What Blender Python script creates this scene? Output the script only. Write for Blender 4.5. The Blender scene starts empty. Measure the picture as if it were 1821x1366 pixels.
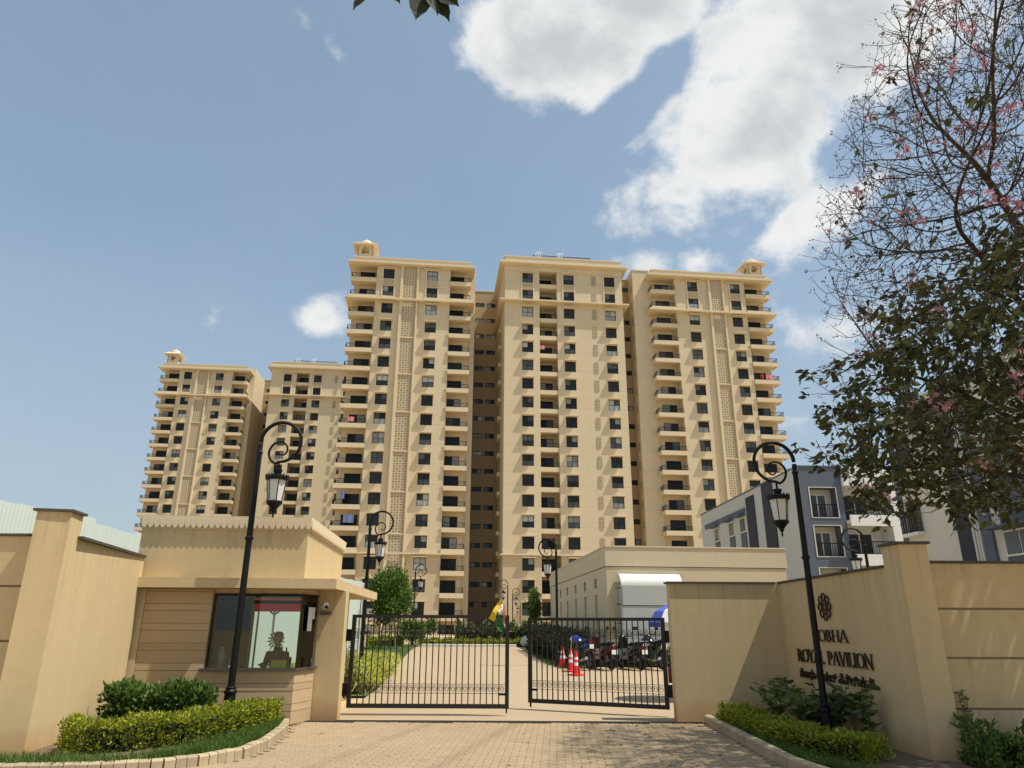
import bpy, math, random
import numpy as np
import mathutils.noise as mnoise
from mathutils import Vector, Matrix
random.seed(7); RNG = np.random.default_rng(11)
S = bpy.context.scene
COL = S.collection
R = math.radians
# ------------------------------------------------------------------ camera
cd = bpy.data.cameras.new('camera'); cam = bpy.data.objects.new('camera', cd); COL.objects.link(cam)
cd.sensor_width = 36; cd.lens = 1264/1821*36; cd.clip_start = .1; cd.clip_end = 6000
cam.matrix_world = Matrix.Translation((0, 0, 1.6)) @ Matrix.Rotation(R(90+18.81), 4, 'X') @ Matrix.Rotation(R(.286), 4, 'Z')
S.camera = cam
# ------------------------------------------------------------------ sun, exposure
SUN = Vector((.516, -.142, 1.0)).normalized()
sd = bpy.data.lights.new('sun', 'SUN'); sd.energy = 4.45; sd.angle = R(.53); sd.color = (1, .95, .85)
so = bpy.data.objects.new('sun', sd); COL.objects.link(so); so.rotation_euler = SUN.to_track_quat('Z', 'Y').to_euler(); so.location = (40, -10, 80)
S.view_settings.view_transform = 'Standard'; S.view_settings.look = 'None'; S.view_settings.gamma = 1
S.view_settings.use_curve_mapping = False; S.view_settings.exposure = 0.34
S.cycles.max_bounces = 6; S.cycles.transparent_max_bounces = 12; S.cycles.caustics_reflective = False; S.cycles.caustics_refractive = False
# ------------------------------------------------------------------ sky with clouds
W = bpy.data.worlds.new('World'); S.world = W; W.use_nodes = True
nt = W.node_tree; N = nt.nodes; L = nt.links; N.clear()
def nd(t, **k):
    n = N.new(t)
    for a, b in k.items(): setattr(n, a, b)
    return n
def mth(op, a, b=None, c=None, clamp=False):
    n = nd('ShaderNodeMath', operation=op, use_clamp=clamp)
    for i, v in enumerate((a, b, c)):
        if v is None: continue
        if isinstance(v, (int, float)): n.inputs[i].default_value = v
        else: L.new(v, n.inputs[i])
    return n.outputs[0]
wo = nd('ShaderNodeOutputWorld'); bg = nd('ShaderNodeBackground'); bg.inputs[1].default_value = .15
L.new(bg.outputs[0], wo.inputs[0])
sky = nd('ShaderNodeTexSky', sky_type='NISHITA', sun_disc=False)
sky.sun_elevation = math.asin(SUN.z); sky.sun_rotation = math.atan2(SUN.x, SUN.y)
sky.altitude = 900; sky.air_density = 1.0; sky.dust_density = 2.0; sky.ozone_density = 1.0
tc = nd('ShaderNodeTexCoord'); sep = nd('ShaderNodeSeparateXYZ'); L.new(tc.outputs['Generated'], sep.inputs[0])
az = mth('ARCTAN2', sep.outputs[0], sep.outputs[1]); el = mth('ARCSINE', sep.outputs[2])
def fbm(scale, det, rough, off=(0, 0, 0), dist=0.0):
    mp = nd('ShaderNodeMapping'); L.new(tc.outputs['Generated'], mp.inputs[0])
    mp.inputs['Location'].default_value = off; mp.inputs['Scale'].default_value = (1, 1, 1.25)
    n = nd('ShaderNodeTexNoise', noise_dimensions='3D'); L.new(mp.outputs[0], n.inputs['Vector'])
    n.inputs['Scale'].default_value = scale; n.inputs['Detail'].default_value = det; n.inputs['Roughness'].default_value = rough
    n.inputs['Distortion'].default_value = dist
    return n.outputs[0]
n1 = fbm(5.5, 9, .60, (.3, .1, .7), .15); n2 = fbm(16, 6, .6, (2, 1, 0)); n3 = fbm(3.0, 5, .55, (5, 2, 1)); n4 = fbm(9, 5, .55, (7, 7, 1))
def blob(a0, e0, ra, re, w=1.0, rot=0.0):
    dx = mth('SUBTRACT', az, a0); dy = mth('SUBTRACT', el, e0)
    c, s = math.cos(rot), math.sin(rot)
    X = mth('ADD', mth('MULTIPLY', dx, c/ra), mth('MULTIPLY', dy, s/ra))
    Y = mth('ADD', mth('MULTIPLY', dx, -s/re), mth('MULTIPLY', dy, c/re))
    r = mth('SQRT', mth('ADD', mth('MULTIPLY', X, X), mth('MULTIPLY', Y, Y)))
    return mth('MULTIPLY', mth('MAXIMUM', mth('SUBTRACT', 1.0, r), -1.0), w)
fld = None
for b in ((.37, .625, .20, .115, 1.25, .3), (.52, .72, .24, .15, 1.3, 0), (.26, .575, .13, .06, .95, 0), (.45, .51, .09, .05, .6, .2),
          (.05, .775, .22, .085, 1.2, -.1), (.22, .81, .17, .06, 1.1, 0), (-.282, .405, .044, .031, .85, 0),
          (.215, .487, .05, .022, .45, 0), (.285, .482, .045, .024, .5, 0), (.40, .26, .06, .03, .5, 0), (.47, .36, .09, .05, .4, 0), (-.30, .735, .07, .025, .45, -.4),
          (1.3, .5, .4, .16, .8, 0), (-1.6, .6, .4, .16, .7, .3), (2.6, .5, .5, .2, .8, 0), (-2.4, .4, .4, .15, .7, 0), (.95, .78, .2, .1, .8, 0), (2.0, .9, .4, .15, .6, 0)):
    o = blob(*b); fld = o if fld is None else mth('MAXIMUM', fld, o)
fld = mth('SUBTRACT', fld, mth('MAXIMUM', blob(.205, .695, .15, .04, 1.15, .49), 0.0))
raw = mth('ADD', fld, mth('MULTIPLY', mth('SUBTRACT', n1, .5), 2.7))
raw = mth('ADD', raw, mth('MULTIPLY', mth('SUBTRACT', n2, .5), .95))
mr = nd('ShaderNodeMapRange', interpolation_type='SMOOTHSTEP'); L.new(raw, mr.inputs[0])
mr.inputs[1].default_value = .0; mr.inputs[2].default_value = .60
dens = mr.outputs[0]
thick = nd('ShaderNodeMapRange', interpolation_type='SMOOTHSTEP'); L.new(mth('ADD', raw, mth('MULTIPLY', mth('SUBTRACT', n4, .5), 2.6)), thick.inputs[0])
thick.inputs[1].default_value = .35; thick.inputs[2].default_value = 1.6
cc = nd('ShaderNodeMix', data_type='RGBA'); L.new(thick.outputs[0], cc.inputs[0])
cc.inputs[6].default_value = (4.75, 4.8, 4.7, 1); cc.inputs[7].default_value = (3.15, 3.3, 3.38, 1)
mx = nd('ShaderNodeMix', data_type='RGBA'); L.new(mth('MULTIPLY', dens, .93), mx.inputs[0])
tint = nd('ShaderNodeMix', data_type='RGBA', blend_type='MIX'); L.new(mth('MINIMUM', mth('ADD', mth('MULTIPLY', n3, .32), mth('MAXIMUM', mth('MULTIPLY_ADD', el, -1.15, .78), .22)), .8), tint.inputs[0])
tint.inputs[7].default_value = (2.15, 2.55, 2.95, 1); skm = nd('ShaderNodeMix', data_type='RGBA', blend_type='MULTIPLY'); skm.inputs[0].default_value = 1; skm.inputs[7].default_value = (.98, 1.05, .94, 1); L.new(sky.outputs[0], skm.inputs[6]); L.new(skm.outputs[2], tint.inputs[6])
L.new(tint.outputs[2], mx.inputs[6]); L.new(cc.outputs[2], mx.inputs[7]); L.new(mx.outputs[2], bg.inputs[0])

# ------------------------------------------------------------------ materials
MATS = {}
def mat(name, col, rough=.8, var=.0, scale=3.0, bump=.0, bscale=60, metal=0.0, spec=.3, streak=0.0, rand=0.0, blotch=0.0, stretch=(1, 1, 1), lines=None, world=False, dirt=0.0, tracks=0.0):
    if name in MATS: return MATS[name]
    m = bpy.data.materials.new(name); m.use_nodes = True; t = m.node_tree; n = t.nodes; l = t.links
    p = n['Principled BSDF']; p.inputs['Roughness'].default_value = rough; p.inputs['Metallic'].default_value = metal
    p.inputs['Specular IOR Level'].default_value = spec
    p.inputs['Base Color'].default_value = (*col, 1)
    co = n.new('ShaderNodeTexCoord'); mp = n.new('ShaderNodeMapping'); cout = co.outputs['Object']
    if world: cout = n.new('ShaderNodeNewGeometry').outputs['Position']
    l.new(cout, mp.inputs[0]); mp.inputs['Scale'].default_value = stretch
    val = None
    def noise(sc, det, src, ro=.6):
        k = n.new('ShaderNodeTexNoise'); k.inputs['Scale'].default_value = sc; k.inputs['Detail'].default_value = det; k.inputs['Roughness'].default_value = ro
        l.new(src, k.inputs['Vector']); return k.outputs[0]
    def M(op, a, b):
        k = n.new('ShaderNodeMath'); k.operation = op
        for i, v in enumerate((a, b)):
            if isinstance(v, (int, float)): k.inputs[i].default_value = v
            else: l.new(v, k.inputs[i])
        return k.outputs[0]
    def acc(f):
        nonlocal val
        val = f if val is None else M('MULTIPLY', val, f)
    if var: acc(M('ADD', 1-var, M('MULTIPLY', noise(scale, 6, mp.outputs[0]), 2*var)))
    if blotch: acc(M('ADD', 1-blotch, M('MULTIPLY', noise(.45, 4, mp.outputs[0]), 2*blotch)))
    if streak:
        m2 = n.new('ShaderNodeMapping'); l.new(co.outputs['Object'], m2.inputs[0]); m2.inputs['Scale'].default_value = (2.2, 2.2, .12)
        acc(M('ADD', 1-streak, M('MULTIPLY', noise(2.2, 5, m2.outputs[0]), 2*streak)))
    if rand:
        oi = n.new('ShaderNodeObjectInfo'); acc(M('ADD', 1-rand, M('MULTIPLY', oi.outputs['Random'], 2*rand)))
        ge = n.new('ShaderNodeNewGeometry'); acc(M('ADD', 1-rand, M('MULTIPLY', ge.outputs['Random Per Island'], 2*rand)))
    if lines:
        s2 = n.new('ShaderNodeSeparateXYZ'); l.new(co.outputs['Object'], s2.inputs[0])
        f = M('FRACT', M('DIVIDE', s2.outputs[2], lines[0]), 0); acc(M('SUBTRACT', 1, M('MULTIPLY', M('LESS_THAN', f, lines[1]), lines[2])))
    if tracks:
        s6 = n.new('ShaderNodeSeparateXYZ'); l.new(n.new('ShaderNodeNewGeometry').outputs['Position'], s6.inputs[0])
        u = M('SUBTRACT', s6.outputs[0], M('MULTIPLY', M('SUBTRACT', s6.outputs[1], 9.5), .24))
        for c_ in (-2.3, -.85, .5, 1.9):
            acc(M('SUBTRACT', 1, M('MULTIPLY', M('MAXIMUM', M('SUBTRACT', 1, M('DIVIDE', M('ABSOLUTE', M('SUBTRACT', u, c_), 0), .17)), 0), M('MULTIPLY', noise(1.3, 5, cout), tracks*2))))
    if val is not None:
        mm = n.new('ShaderNodeMix'); mm.data_type = 'RGBA'; mm.blend_type = 'MULTIPLY'; mm.inputs[0].default_value = 1
        mm.inputs[6].default_value = (*col, 1); l.new(val, mm.inputs[7]); l.new(mm.outputs[2], p.inputs['Base Color'])
    if dirt:
        s3 = n.new('ShaderNodeSeparateXYZ'); l.new(co.outputs['Object'], s3.inputs[0])
        k = n.new('ShaderNodeMapRange'); l.new(M('ADD', s3.outputs[2], M('MULTIPLY', noise(2.5, 6, co.outputs['Object']), -.45)), k.inputs[0]); k.inputs[1].default_value = .18; k.inputs[2].default_value = -.25; k.inputs[3].default_value = 0; k.inputs[4].default_value = dirt
        mz = n.new('ShaderNodeMix'); mz.data_type = 'RGBA'; l.new(k.outputs[0], mz.inputs[0]); mz.inputs[7].default_value = (.42, .22, .085, 1)
        src = p.inputs['Base Color'].links[0].from_socket if p.inputs['Base Color'].links else None
        if src: l.new(src, mz.inputs[6])
        else: mz.inputs[6].default_value = (*col, 1)
        s4 = n.new('ShaderNodeSeparateXYZ'); l.new(co.outputs['Generated'], s4.inputs[0])
        k2 = n.new('ShaderNodeMapRange'); l.new(s4.outputs[2], k2.inputs[0]); k2.inputs[1].default_value = .55; k2.inputs[2].default_value = 1.0
        m5 = n.new('ShaderNodeMapping'); l.new(co.outputs['Object'], m5.inputs[0]); m5.inputs['Scale'].default_value = (7, 7, .25)
        k3 = n.new('ShaderNodeMapRange'); l.new(noise(1.6, 5, m5.outputs[0]), k3.inputs[0]); k3.inputs[1].default_value = .5; k3.inputs[2].default_value = .75
        m6 = n.new('ShaderNodeMix'); m6.data_type = 'RGBA'; l.new(M('MULTIPLY', M('MULTIPLY', k2.outputs[0], k3.outputs[0]), .38), m6.inputs[0]); l.new(mz.outputs[2], m6.inputs[6]); m6.inputs[7].default_value = (.16, .12, .075, 1)
        l.new(m6.outputs[2], p.inputs['Base Color'])
    if bump:
        b = n.new('ShaderNodeBump'); b.inputs['Strength'].default_value = bump; b.inputs['Distance'].default_value = .01
        l.new(noise(bscale, 4, mp.outputs[0]), b.inputs['Height']); l.new(b.outputs[0], p.inputs['Normal'])
    MATS[name] = m; return m
def leafmat(name, col, trans=.35, rand=.35, rough=.5, col2=None):
    m = bpy.data.materials.new(name); m.use_nodes = True; t = m.node_tree; n = t.nodes; l = t.links
    p = n['Principled BSDF']; out = n['Material Output']; p.inputs['Roughness'].default_value = rough; p.inputs['Specular IOR Level'].default_value = .35
    ge = n.new('ShaderNodeNewGeometry'); oi = n.new('ShaderNodeObjectInfo')
    rp = n.new('ShaderNodeMix'); rp.data_type = 'RGBA'; l.new(ge.outputs['Random Per Island'], rp.inputs[0])
    c2 = col2 or tuple(c*.6 for c in col)
    rp.inputs[6].default_value = (*[min(1, c*(1+rand)) for c in col], 1); rp.inputs[7].default_value = (*c2, 1)
    l.new(rp.outputs[2], p.inputs['Base Color'])
    tr = n.new('ShaderNodeBsdfTranslucent'); l.new(rp.outputs[2], tr.inputs[0])
    mx = n.new('ShaderNodeMixShader'); mx.inputs[0].default_value = trans
    l.new(p.outputs[0], mx.inputs[1]); l.new(tr.outputs[0], mx.inputs[2]); l.new(mx.outputs[0], out.inputs[0])
    MATS[name] = m; return m
def clearglass(name, tint=(.9, .95, .93), refl=1.0):
    m = bpy.data.materials.new(name); m.use_nodes = True; t = m.node_tree; n = t.nodes; l = t.links
    out = n['Material Output']; n.remove(n['Principled BSDF'])
    tr = n.new('ShaderNodeBsdfTransparent'); tr.inputs[0].default_value = (*tint, 1)
    gl = n.new('ShaderNodeBsdfGlossy'); gl.inputs['Roughness'].default_value = .02
    fr = n.new('ShaderNodeFresnel'); fr.inputs[0].default_value = 1.5
    mx = n.new('ShaderNodeMixShader'); l.new(fr.outputs[0], mx.inputs[0]); l.new(tr.outputs[0], mx.inputs[1]); l.new(gl.outputs[0], mx.inputs[2]); l.new(mx.outputs[0], out.inputs[0])
    MATS[name] = m; return m
TAN = (.60, .50, .34)
mat('plaster', TAN, .9, var=.07, scale=9, bump=.22, bscale=140, streak=.05, blotch=.05, spec=.15)
mat('entrance_plaster', (.56, .43, .243), .9, var=.08, scale=9, bump=.22, bscale=140, streak=.10, blotch=.07, spec=.15, dirt=.75)
mat('plaster_tower', TAN, .9, var=.03, scale=2, streak=.09, blotch=.07, spec=.12, lines=(3.213, .025, .14))
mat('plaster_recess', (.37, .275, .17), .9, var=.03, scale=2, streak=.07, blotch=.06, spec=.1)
mat('plaster_base', (.53, .425, .28), .9, var=.05, scale=4, streak=.04, spec=.12, lines=(.535, .07, .12))
mat('plaster_trim', (.64, .53, .365), .85, var=.04, scale=6, spec=.15, streak=.05)
mat('cladding', (.46, .335, .195), .75, var=.14, scale=2.2, stretch=(.5, .5, 6), rand=.07, bump=.25, bscale=20, spec=.25)
mat('coping', (.075, .065, .055), .7, var=.2, scale=8)
mat('black_metal', (.006, .006, .0065), .5, var=.25, scale=20, spec=.22)
mat('gate_metal', (.016, .013, .011), .5, var=.25, scale=14, spec=.4)
mat('frame_dark', (.008, .008, .008), .5, spec=.25)
mat('door_dark', (.012, .012, .012), .15, spec=.15); mat('pane_dark', (.026, .028, .027), .1, spec=.22, rand=.35)
mat('pane_mid', (.085, .095, .095), .1, spec=.3, rand=.3, var=.3, scale=1.2)
mat('pane_curtain', (.27, .28, .27), .35, spec=.5, var=.25, scale=5, stretch=(6, 6, .3), rand=.25)
mat('pane_pale', (.42, .47, .46), .3, spec=.5, rand=.2)
mat('interior', (.10, .085, .065), .9)
mat('jali', (.52, .43, .29), .9, var=.05)
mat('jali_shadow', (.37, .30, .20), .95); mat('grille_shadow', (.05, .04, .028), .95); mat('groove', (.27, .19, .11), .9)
mat('paver', (.33, .243, .15), .85, var=.10, scale=2.2, blotch=.16, world=True, tracks=.17, rand=.05, bump=.3, bscale=70, spec=.2)
mat('paver_joint', (.255, .18, .105), .95, var=.2, scale=9, world=True, tracks=.17)
mat('drive', (.375, .285, .182), .85, var=.08, scale=1.2, blotch=.06, bump=.2, bscale=30, spec=.2)
mat('kerb', (.40, .32, .20), .9, var=.22, scale=7, rand=.12, bump=.5, bscale=50)
mat('kerb_white', (.62, .60, .54), .85, var=.1)
mat('soil', (.15, .105, .065), .95, var=.3, scale=5)
mat('earth', (.44, .33, .19), .95, var=.2, scale=.8, blotch=.15)  # mostly unseen ground, colour brightened and warmed to bounce fill onto shaded walls
mat('lawn', (.085, .115, .025), .95, var=.3, scale=4, blotch=.2)
mat('lamp_glass', (.60, .61, .59), .25, spec=.5)
mat('sheet_white', (.60, .645, .59), .5, var=.05, scale=1, streak=.06, spec=.4)
mat('sheet_grey', (.42, .44, .41), .55, var=.06, scale=1, streak=.10, spec=.4)
mat('cone_red', (.72, .03, .03), .5); mat('cone_white', (.75, .74, .72), .5)
mat('chain', (.55, .36, .30), .6)
mat('tyre', (.012, .012, .012), .8); mat('chrome', (.55, .55, .56), .25, metal=.9); mat('engine', (.06, .06, .06), .5, metal=.4)
mat('bike_black', (.012, .012, .014), .25, spec=.5); mat('bike_blue', (.01, .04, .30), .25, spec=.5); mat('bike_red', (.06, .008, .006), .25, spec=.5); mat('seat', (.015, .014, .014), .7)
mat('plate', (.75, .75, .74), .5); mat('tail', (.18, .01, .01), .25)
mat('slate', (.105, .125, .165), .85, var=.06, scale=1, streak=.05); mat('slate_dark', (.04, .046, .062), .85, var=.06)
mat('greywall', (.47, .485, .48), .9, var=.04, scale=1, streak=.05); mat('whitewall', (.72, .72, .70), .9, var=.04, streak=.05); mat('warmwhite', (.60, .57, .50), .9, streak=.05)
mat('upvc', (.78, .76, .70), .5); mat('pipe', (.62, .60, .55), .5)
mat('trunk', (.055, .038, .026), .9, var=.3, scale=8, bump=.6, bscale=30); mat('trunk_pale', (.16, .12, .08), .9, var=.2)
mat('blue_cloth', (.09, .13, .55), .7); mat('white_cloth', (.80, .80, .78), .7); mat('red_cloth', (.34, .03, .03), .8, var=.2); mat('pink_cloth', (.6, .22, .24), .8); mat('stripe_cloth', (.15, .18, .32), .8)
mat('flag_saffron', (.72, .16, .08), .7); mat('flag_green', (.02, .14, .04), .7); mat('flag_yellow', (.72, .48, .03), .7)
mat('skin', (.09, .05, .03), .6); mat('hair', (.008, .007, .006), .7); mat('shirt_dark', (.03, .03, .04), .85)
mat('yellow_card', (.80, .76, .06), .6); mat('wood', (.50, .32, .15), .6); mat('plastic_clear', (.35, .38, .35), .3); mat('silver_foil', (.7, .7, .72), .2, metal=.8)
mat('notice', (.25, .21, .16), .7); mat('ink', (.02, .02, .02), .8); mat('paper', (.72, .72, .68), .8); mat('cctv_white', (.72, .72, .70), .4)
mat('sign_metal', (.025, .015, .012), .45, spec=.4); mat('extinguisher', (.16, .02, .018), .4); mat('boulder', (.48, .49, .48), .9, var=.1); mat('board_blue', (.22, .28, .36), .6)
mat('grate', (.035, .03, .025), .7)
leafmat('lf_hedge', (.30, .31, .018), .3, .3, .5, (.115, .155, .018)); leafmat('lf_shrub', (.095, .155, .028), .3, .5, .5, (.034, .07, .014)); leafmat('lf_hedge_shade', (.17, .21, .02), .3, .3, .5, (.06, .10, .015))
leafmat('lf_plant', (.12, .16, .045), .3, .4, .4, (.045, .072, .022)); leafmat('lf_grass', (.085, .145, .02), .3, .4, .6, (.04, .08, .012))
leafmat('lf_lily', (.50, .47, .10), .4, .2, .5, (.14, .20, .03)); leafmat('lf_tree', (.12, .19, .03), .4, .4, .5, (.035, .075, .015))
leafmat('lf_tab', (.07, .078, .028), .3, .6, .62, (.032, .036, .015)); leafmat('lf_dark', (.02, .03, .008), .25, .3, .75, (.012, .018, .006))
leafmat('lf_far', (.10, .115, .045), .3, .5, .6, (.045, .055, .022)); leafmat('petal', (.54, .33, .37), .5, .2, .6, (.42, .17, .22)); leafmat('bud', (.10, .075, .055), .2, .4, .7, (.045, .04, .03))
leafmat('wood_leaf', (.24, .15, .07), .2, .4, .7, (.12, .08, .04))
clearglass('booth_glass', (.84, .89, .86))

# ------------------------------------------------------------------ mesh builder
class MB:
    def __init__(s): s.v = []; s.f = []; s.m = []; s.X = Matrix.Identity(4); s.mi = 0
    def at(s, loc=(0, 0, 0), rz=0.0, rx=0.0, ry=0.0):
        s.X = Matrix.Translation(loc) @ Matrix.Rotation(rz, 4, 'Z') @ Matrix.Rotation(ry, 4, 'Y') @ Matrix.Rotation(rx, 4, 'X'); return s
    def add(s, vs, fs):
        b = len(s.v); X = s.X
        s.v += [tuple(X @ Vector(v)) for v in vs]; s.f += [tuple(b+i for i in f) for f in fs]; s.m += [s.mi]*len(fs); return s
    def box(s, x0, x1, y0, y1, z0, z1):
        return s.add([(x0, y0, z0), (x1, y0, z0), (x1, y1, z0), (x0, y1, z0), (x0, y0, z1), (x1, y0, z1), (x1, y1, z1), (x0, y1, z1)],
                     [(3, 2, 1, 0), (4, 5, 6, 7), (0, 1, 5, 4), (1, 2, 6, 5), (2, 3, 7, 6), (3, 0, 4, 7)])
    def cbox(s, x, y, z, sx, sy, sz): return s.box(x-sx/2, x+sx/2, y-sy/2, y+sy/2, z-sz/2, z+sz/2)
    def quad(s, a, b, c, d): return s.add([a, b, c, d], [(0, 1, 2, 3)])
    def tube(s, pts, rad, n=6, cap=True):
        pts = [Vector(p) for p in pts]; k = len(pts)
        if not hasattr(rad, '__len__'): rad = [rad]*k
        vs = []; fs = []; up = None
        for i, p in enumerate(pts):
            d = (pts[min(i+1, k-1)]-pts[max(i-1, 0)]).normalized()
            if up is None: up = Vector((0, 0, 1)) if abs(d.z) < .9 else Vector((1, 0, 0))
            a = d.cross(up).normalized(); b = a.cross(d).normalized(); up = b
            for j in range(n):
                t = 2*math.pi*j/n; vs.append(tuple(p+(a*math.cos(t)+b*math.sin(t))*rad[i]))
        for i in range(k-1):
            for j in range(n): fs.append((i*n+j, i*n+(j+1) % n, (i+1)*n+(j+1) % n, (i+1)*n+j))
        if cap: fs.append(tuple(range(n))[::-1]); fs.append(tuple((k-1)*n+j for j in range(n)))
        return s.add(vs, fs)
    def lathe(s, prof, n=12, c=(0, 0, 0)):
        vs = []; fs = []
        for r, z in prof:
            for j in range(n): t = 2*math.pi*j/n; vs.append((c[0]+r*math.cos(t), c[1]+r*math.sin(t), c[2]+z))
        k = len(prof)
        for i in range(k-1):
            for j in range(n): fs.append((i*n+j, i*n+(j+1) % n, (i+1)*n+(j+1) % n, (i+1)*n+j))
        fs.append(tuple(range(n))[::-1]); fs.append(tuple((k-1)*n+j for j in range(n)))
        return s.add(vs, fs)
    def prism(s, poly, z0, z1):
        n = len(poly); return s.add([(x, y, z0) for x, y in poly]+[(x, y, z1) for x, y in poly],
            [tuple(range(n))[::-1], tuple(range(n, 2*n))]+[(i, (i+1) % n, n+(i+1) % n, n+i) for i in range(n)])
    def prismY(s, poly, y0, y1):
        n = len(poly); return s.add([(x, y0, z) for x, z in poly]+[(x, y1, z) for x, z in poly],
            [tuple(range(n)), tuple(range(n, 2*n))[::-1]]+[((i+1) % n, i, n+i, n+(i+1) % n) for i in range(n)])
    def facade(s, u0, u1, z0, z1, y, ops, depth):
        us = sorted({u0, u1, *[o[0] for o in ops], *[o[1] for o in ops]}); zs = sorted({z0, z1, *[o[2] for o in ops], *[o[3] for o in ops]})
        us = [u for u in us if u0 <= u <= u1]; zs = [z for z in zs if z0 <= z <= z1]
        for i in range(len(us)-1):
            um = (us[i]+us[i+1])/2; run = None
            for j in range(len(zs)-1):
                zm = (zs[j]+zs[j+1])/2
                hole = any(o[0] < um < o[1] and o[2] < zm < o[3] for o in ops)
                if not hole: run = run if run is not None else zs[j]
                if run is not None and (hole or j == len(zs)-2):
                    zt = zs[j] if hole else zs[j+1]; s.quad((us[i], y, run), (us[i+1], y, run), (us[i+1], y, zt), (us[i], y, zt)); run = None
        for a, b, c, d in ops:
            Y = y+depth
            s.quad((a, y, c), (a, Y, c), (b, Y, c), (b, y, c)); s.quad((a, y, d), (b, y, d), (b, Y, d), (a, Y, d))
            s.quad((a, y, c), (a, y, d), (a, Y, d), (a, Y, c)); s.quad((b, y, c), (b, Y, c), (b, Y, d), (b, y, d))
        return s
    def mesh(s, name, mats):
        me = bpy.data.meshes.new(name); me.from_pydata(s.v, [], s.f)
        for m in (mats if isinstance(mats, (list, tuple)) else [mats]): me.materials.append(MATS[m])
        if any(s.m): me.polygons.foreach_set('material_index', s.m)
        me.update(); return me
    def build(s, name, mats, parent=None, loc=None, rz=0.0, smooth=False, **k):
        return put(name, s.mesh(name, mats), parent, loc, rz, smooth, **k)
def put(name, me, parent=None, loc=None, rz=0.0, smooth=False, label=None, cat=None, group=None, kind=None):
    o = bpy.data.objects.new(name, me); COL.objects.link(o)
    if parent is not None: o.parent = parent
    if loc is not None: o.location = loc
    if rz: o.rotation_euler = (0, 0, rz)
    if smooth and me: me.shade_smooth()
    return tag(o, label, cat, group, kind)
def tag(o, label=None, cat=None, group=None, kind=None):
    if label: o['label'] = label
    if cat: o['category'] = cat
    if group: o['group'] = group
    if kind: o['kind'] = kind
    return o
def thing(name, label, cat, loc=(0, 0, 0), rz=0.0, group=None, scale=None):
    o = put(name, None, None, loc, rz, False, label, cat, group)
    if scale: o.scale = (scale,)*3
    return o
def copy_tree(o, parent=None):
    c = o.copy(); COL.objects.link(c)
    if parent is not None: c.parent = parent
    for ch in list(o.children): copy_tree(ch, c)
    return c
# vectorised leaf clouds
LEAF = (np.array([(0, 0, 0), (.22, .0, .35), (0, -.05, .5), (-.22, .0, .35), (.13, .0, .75), (-.13, .0, .75), (0, .02, 1.0)], float)+0.0,
        [(0, 1, 2), (0, 2, 3), (1, 4, 2), (2, 5, 3), (2, 4, 6), (2, 6, 5)])
BLOB = (np.array([(0, 0, 0), (.5, 0, .45), (0, -.08, 1.0), (-.5, 0, .45)], float), [(0, 1, 2), (0, 2, 3)])
BLADE = (np.array([(-.04, 0, 0), (.04, 0, 0), (.03, -.10, .5), (-.03, -.10, .5), (0, -.38, .95)], float), [(0, 1, 2, 3), (3, 2, 4)])
ARC = (np.array([(-.03, 0, 0), (.03, 0, 0), (.035, -.10, .5), (-.035, -.10, .5), (.03, -.38, .80), (-.03, -.38, .80), (0, -.78, .66)], float), [(0, 1, 2, 3), (3, 2, 4, 5), (5, 4, 6)])
def cloud(name, P, D, size, mats, tmpl=LEAF, parent=None, kind='stuff', midx=None, **k):
    P = np.asarray(P, float); n = len(P); D = np.asarray(D, float); D = D/np.maximum(np.linalg.norm(D, axis=1, keepdims=True), 1e-6)
    size = np.broadcast_to(np.asarray(size, float), (n,))
    r = RNG.normal(size=(n, 3)); a = np.cross(D, r); a /= np.maximum(np.linalg.norm(a, axis=1, keepdims=True), 1e-6); b = np.cross(D, a)
    tv, tf = tmpl; V = P[:, None]+size[:, None, None]*(tv[None, :, 0:1]*a[:, None]+tv[None, :, 1:2]*b[:, None]+tv[None, :, 2:3]*D[:, None])
    nv = len(tv); me = bpy.data.meshes.new(name)
    loops = np.concatenate([np.array(f) for f in tf]); lens = np.array([len(f) for f in tf])
    allL = (np.arange(n)[:, None]*nv+loops[None]).ravel(); allS = np.tile(lens, n)
    me.vertices.add(n*nv); me.vertices.foreach_set('co', V.ravel()); me.loops.add(len(allL)); me.loops.foreach_set('vertex_index', allL.astype(np.int32))
    me.polygons.add(len(allS)); me.polygons.foreach_set('loop_start', np.concatenate([[0], np.cumsum(allS)[:-1]]).astype(np.int32))
    for m in (mats if isinstance(mats, (list, tuple)) else [mats]): me.materials.append(MATS[m])
    if midx is not None: me.polygons.foreach_set('material_index', np.repeat(midx, len(tf)).astype(np.int32))
    me.update(calc_edges=True); me.validate()
    return put(name, me, parent, kind=kind, **k)
def gz(y): return .4*min(1, max(0, (y-17)/29))

# ================================================================== GROUND
mb = MB()
ys = [-200, 5.0, 13.6, 17, 20, 24, 28, 33, 40, 46, 60, 100, 200, 600, 2500]; xs = [-2500, -200, -40, -12, 0, 12, 40, 200, 2500]
vs = [(x, y, gz(y)-.02) for y in ys for x in xs]; nx = len(xs)
mb.add(vs, [(j*nx+i, j*nx+i+1, (j+1)*nx+i+1, (j+1)*nx+i) for j in range(len(ys)-1) for i in range(nx-1)])
mb.build('ground', 'earth', kind='structure', label='bare earth ground around the entrance and under the buildings')
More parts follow.
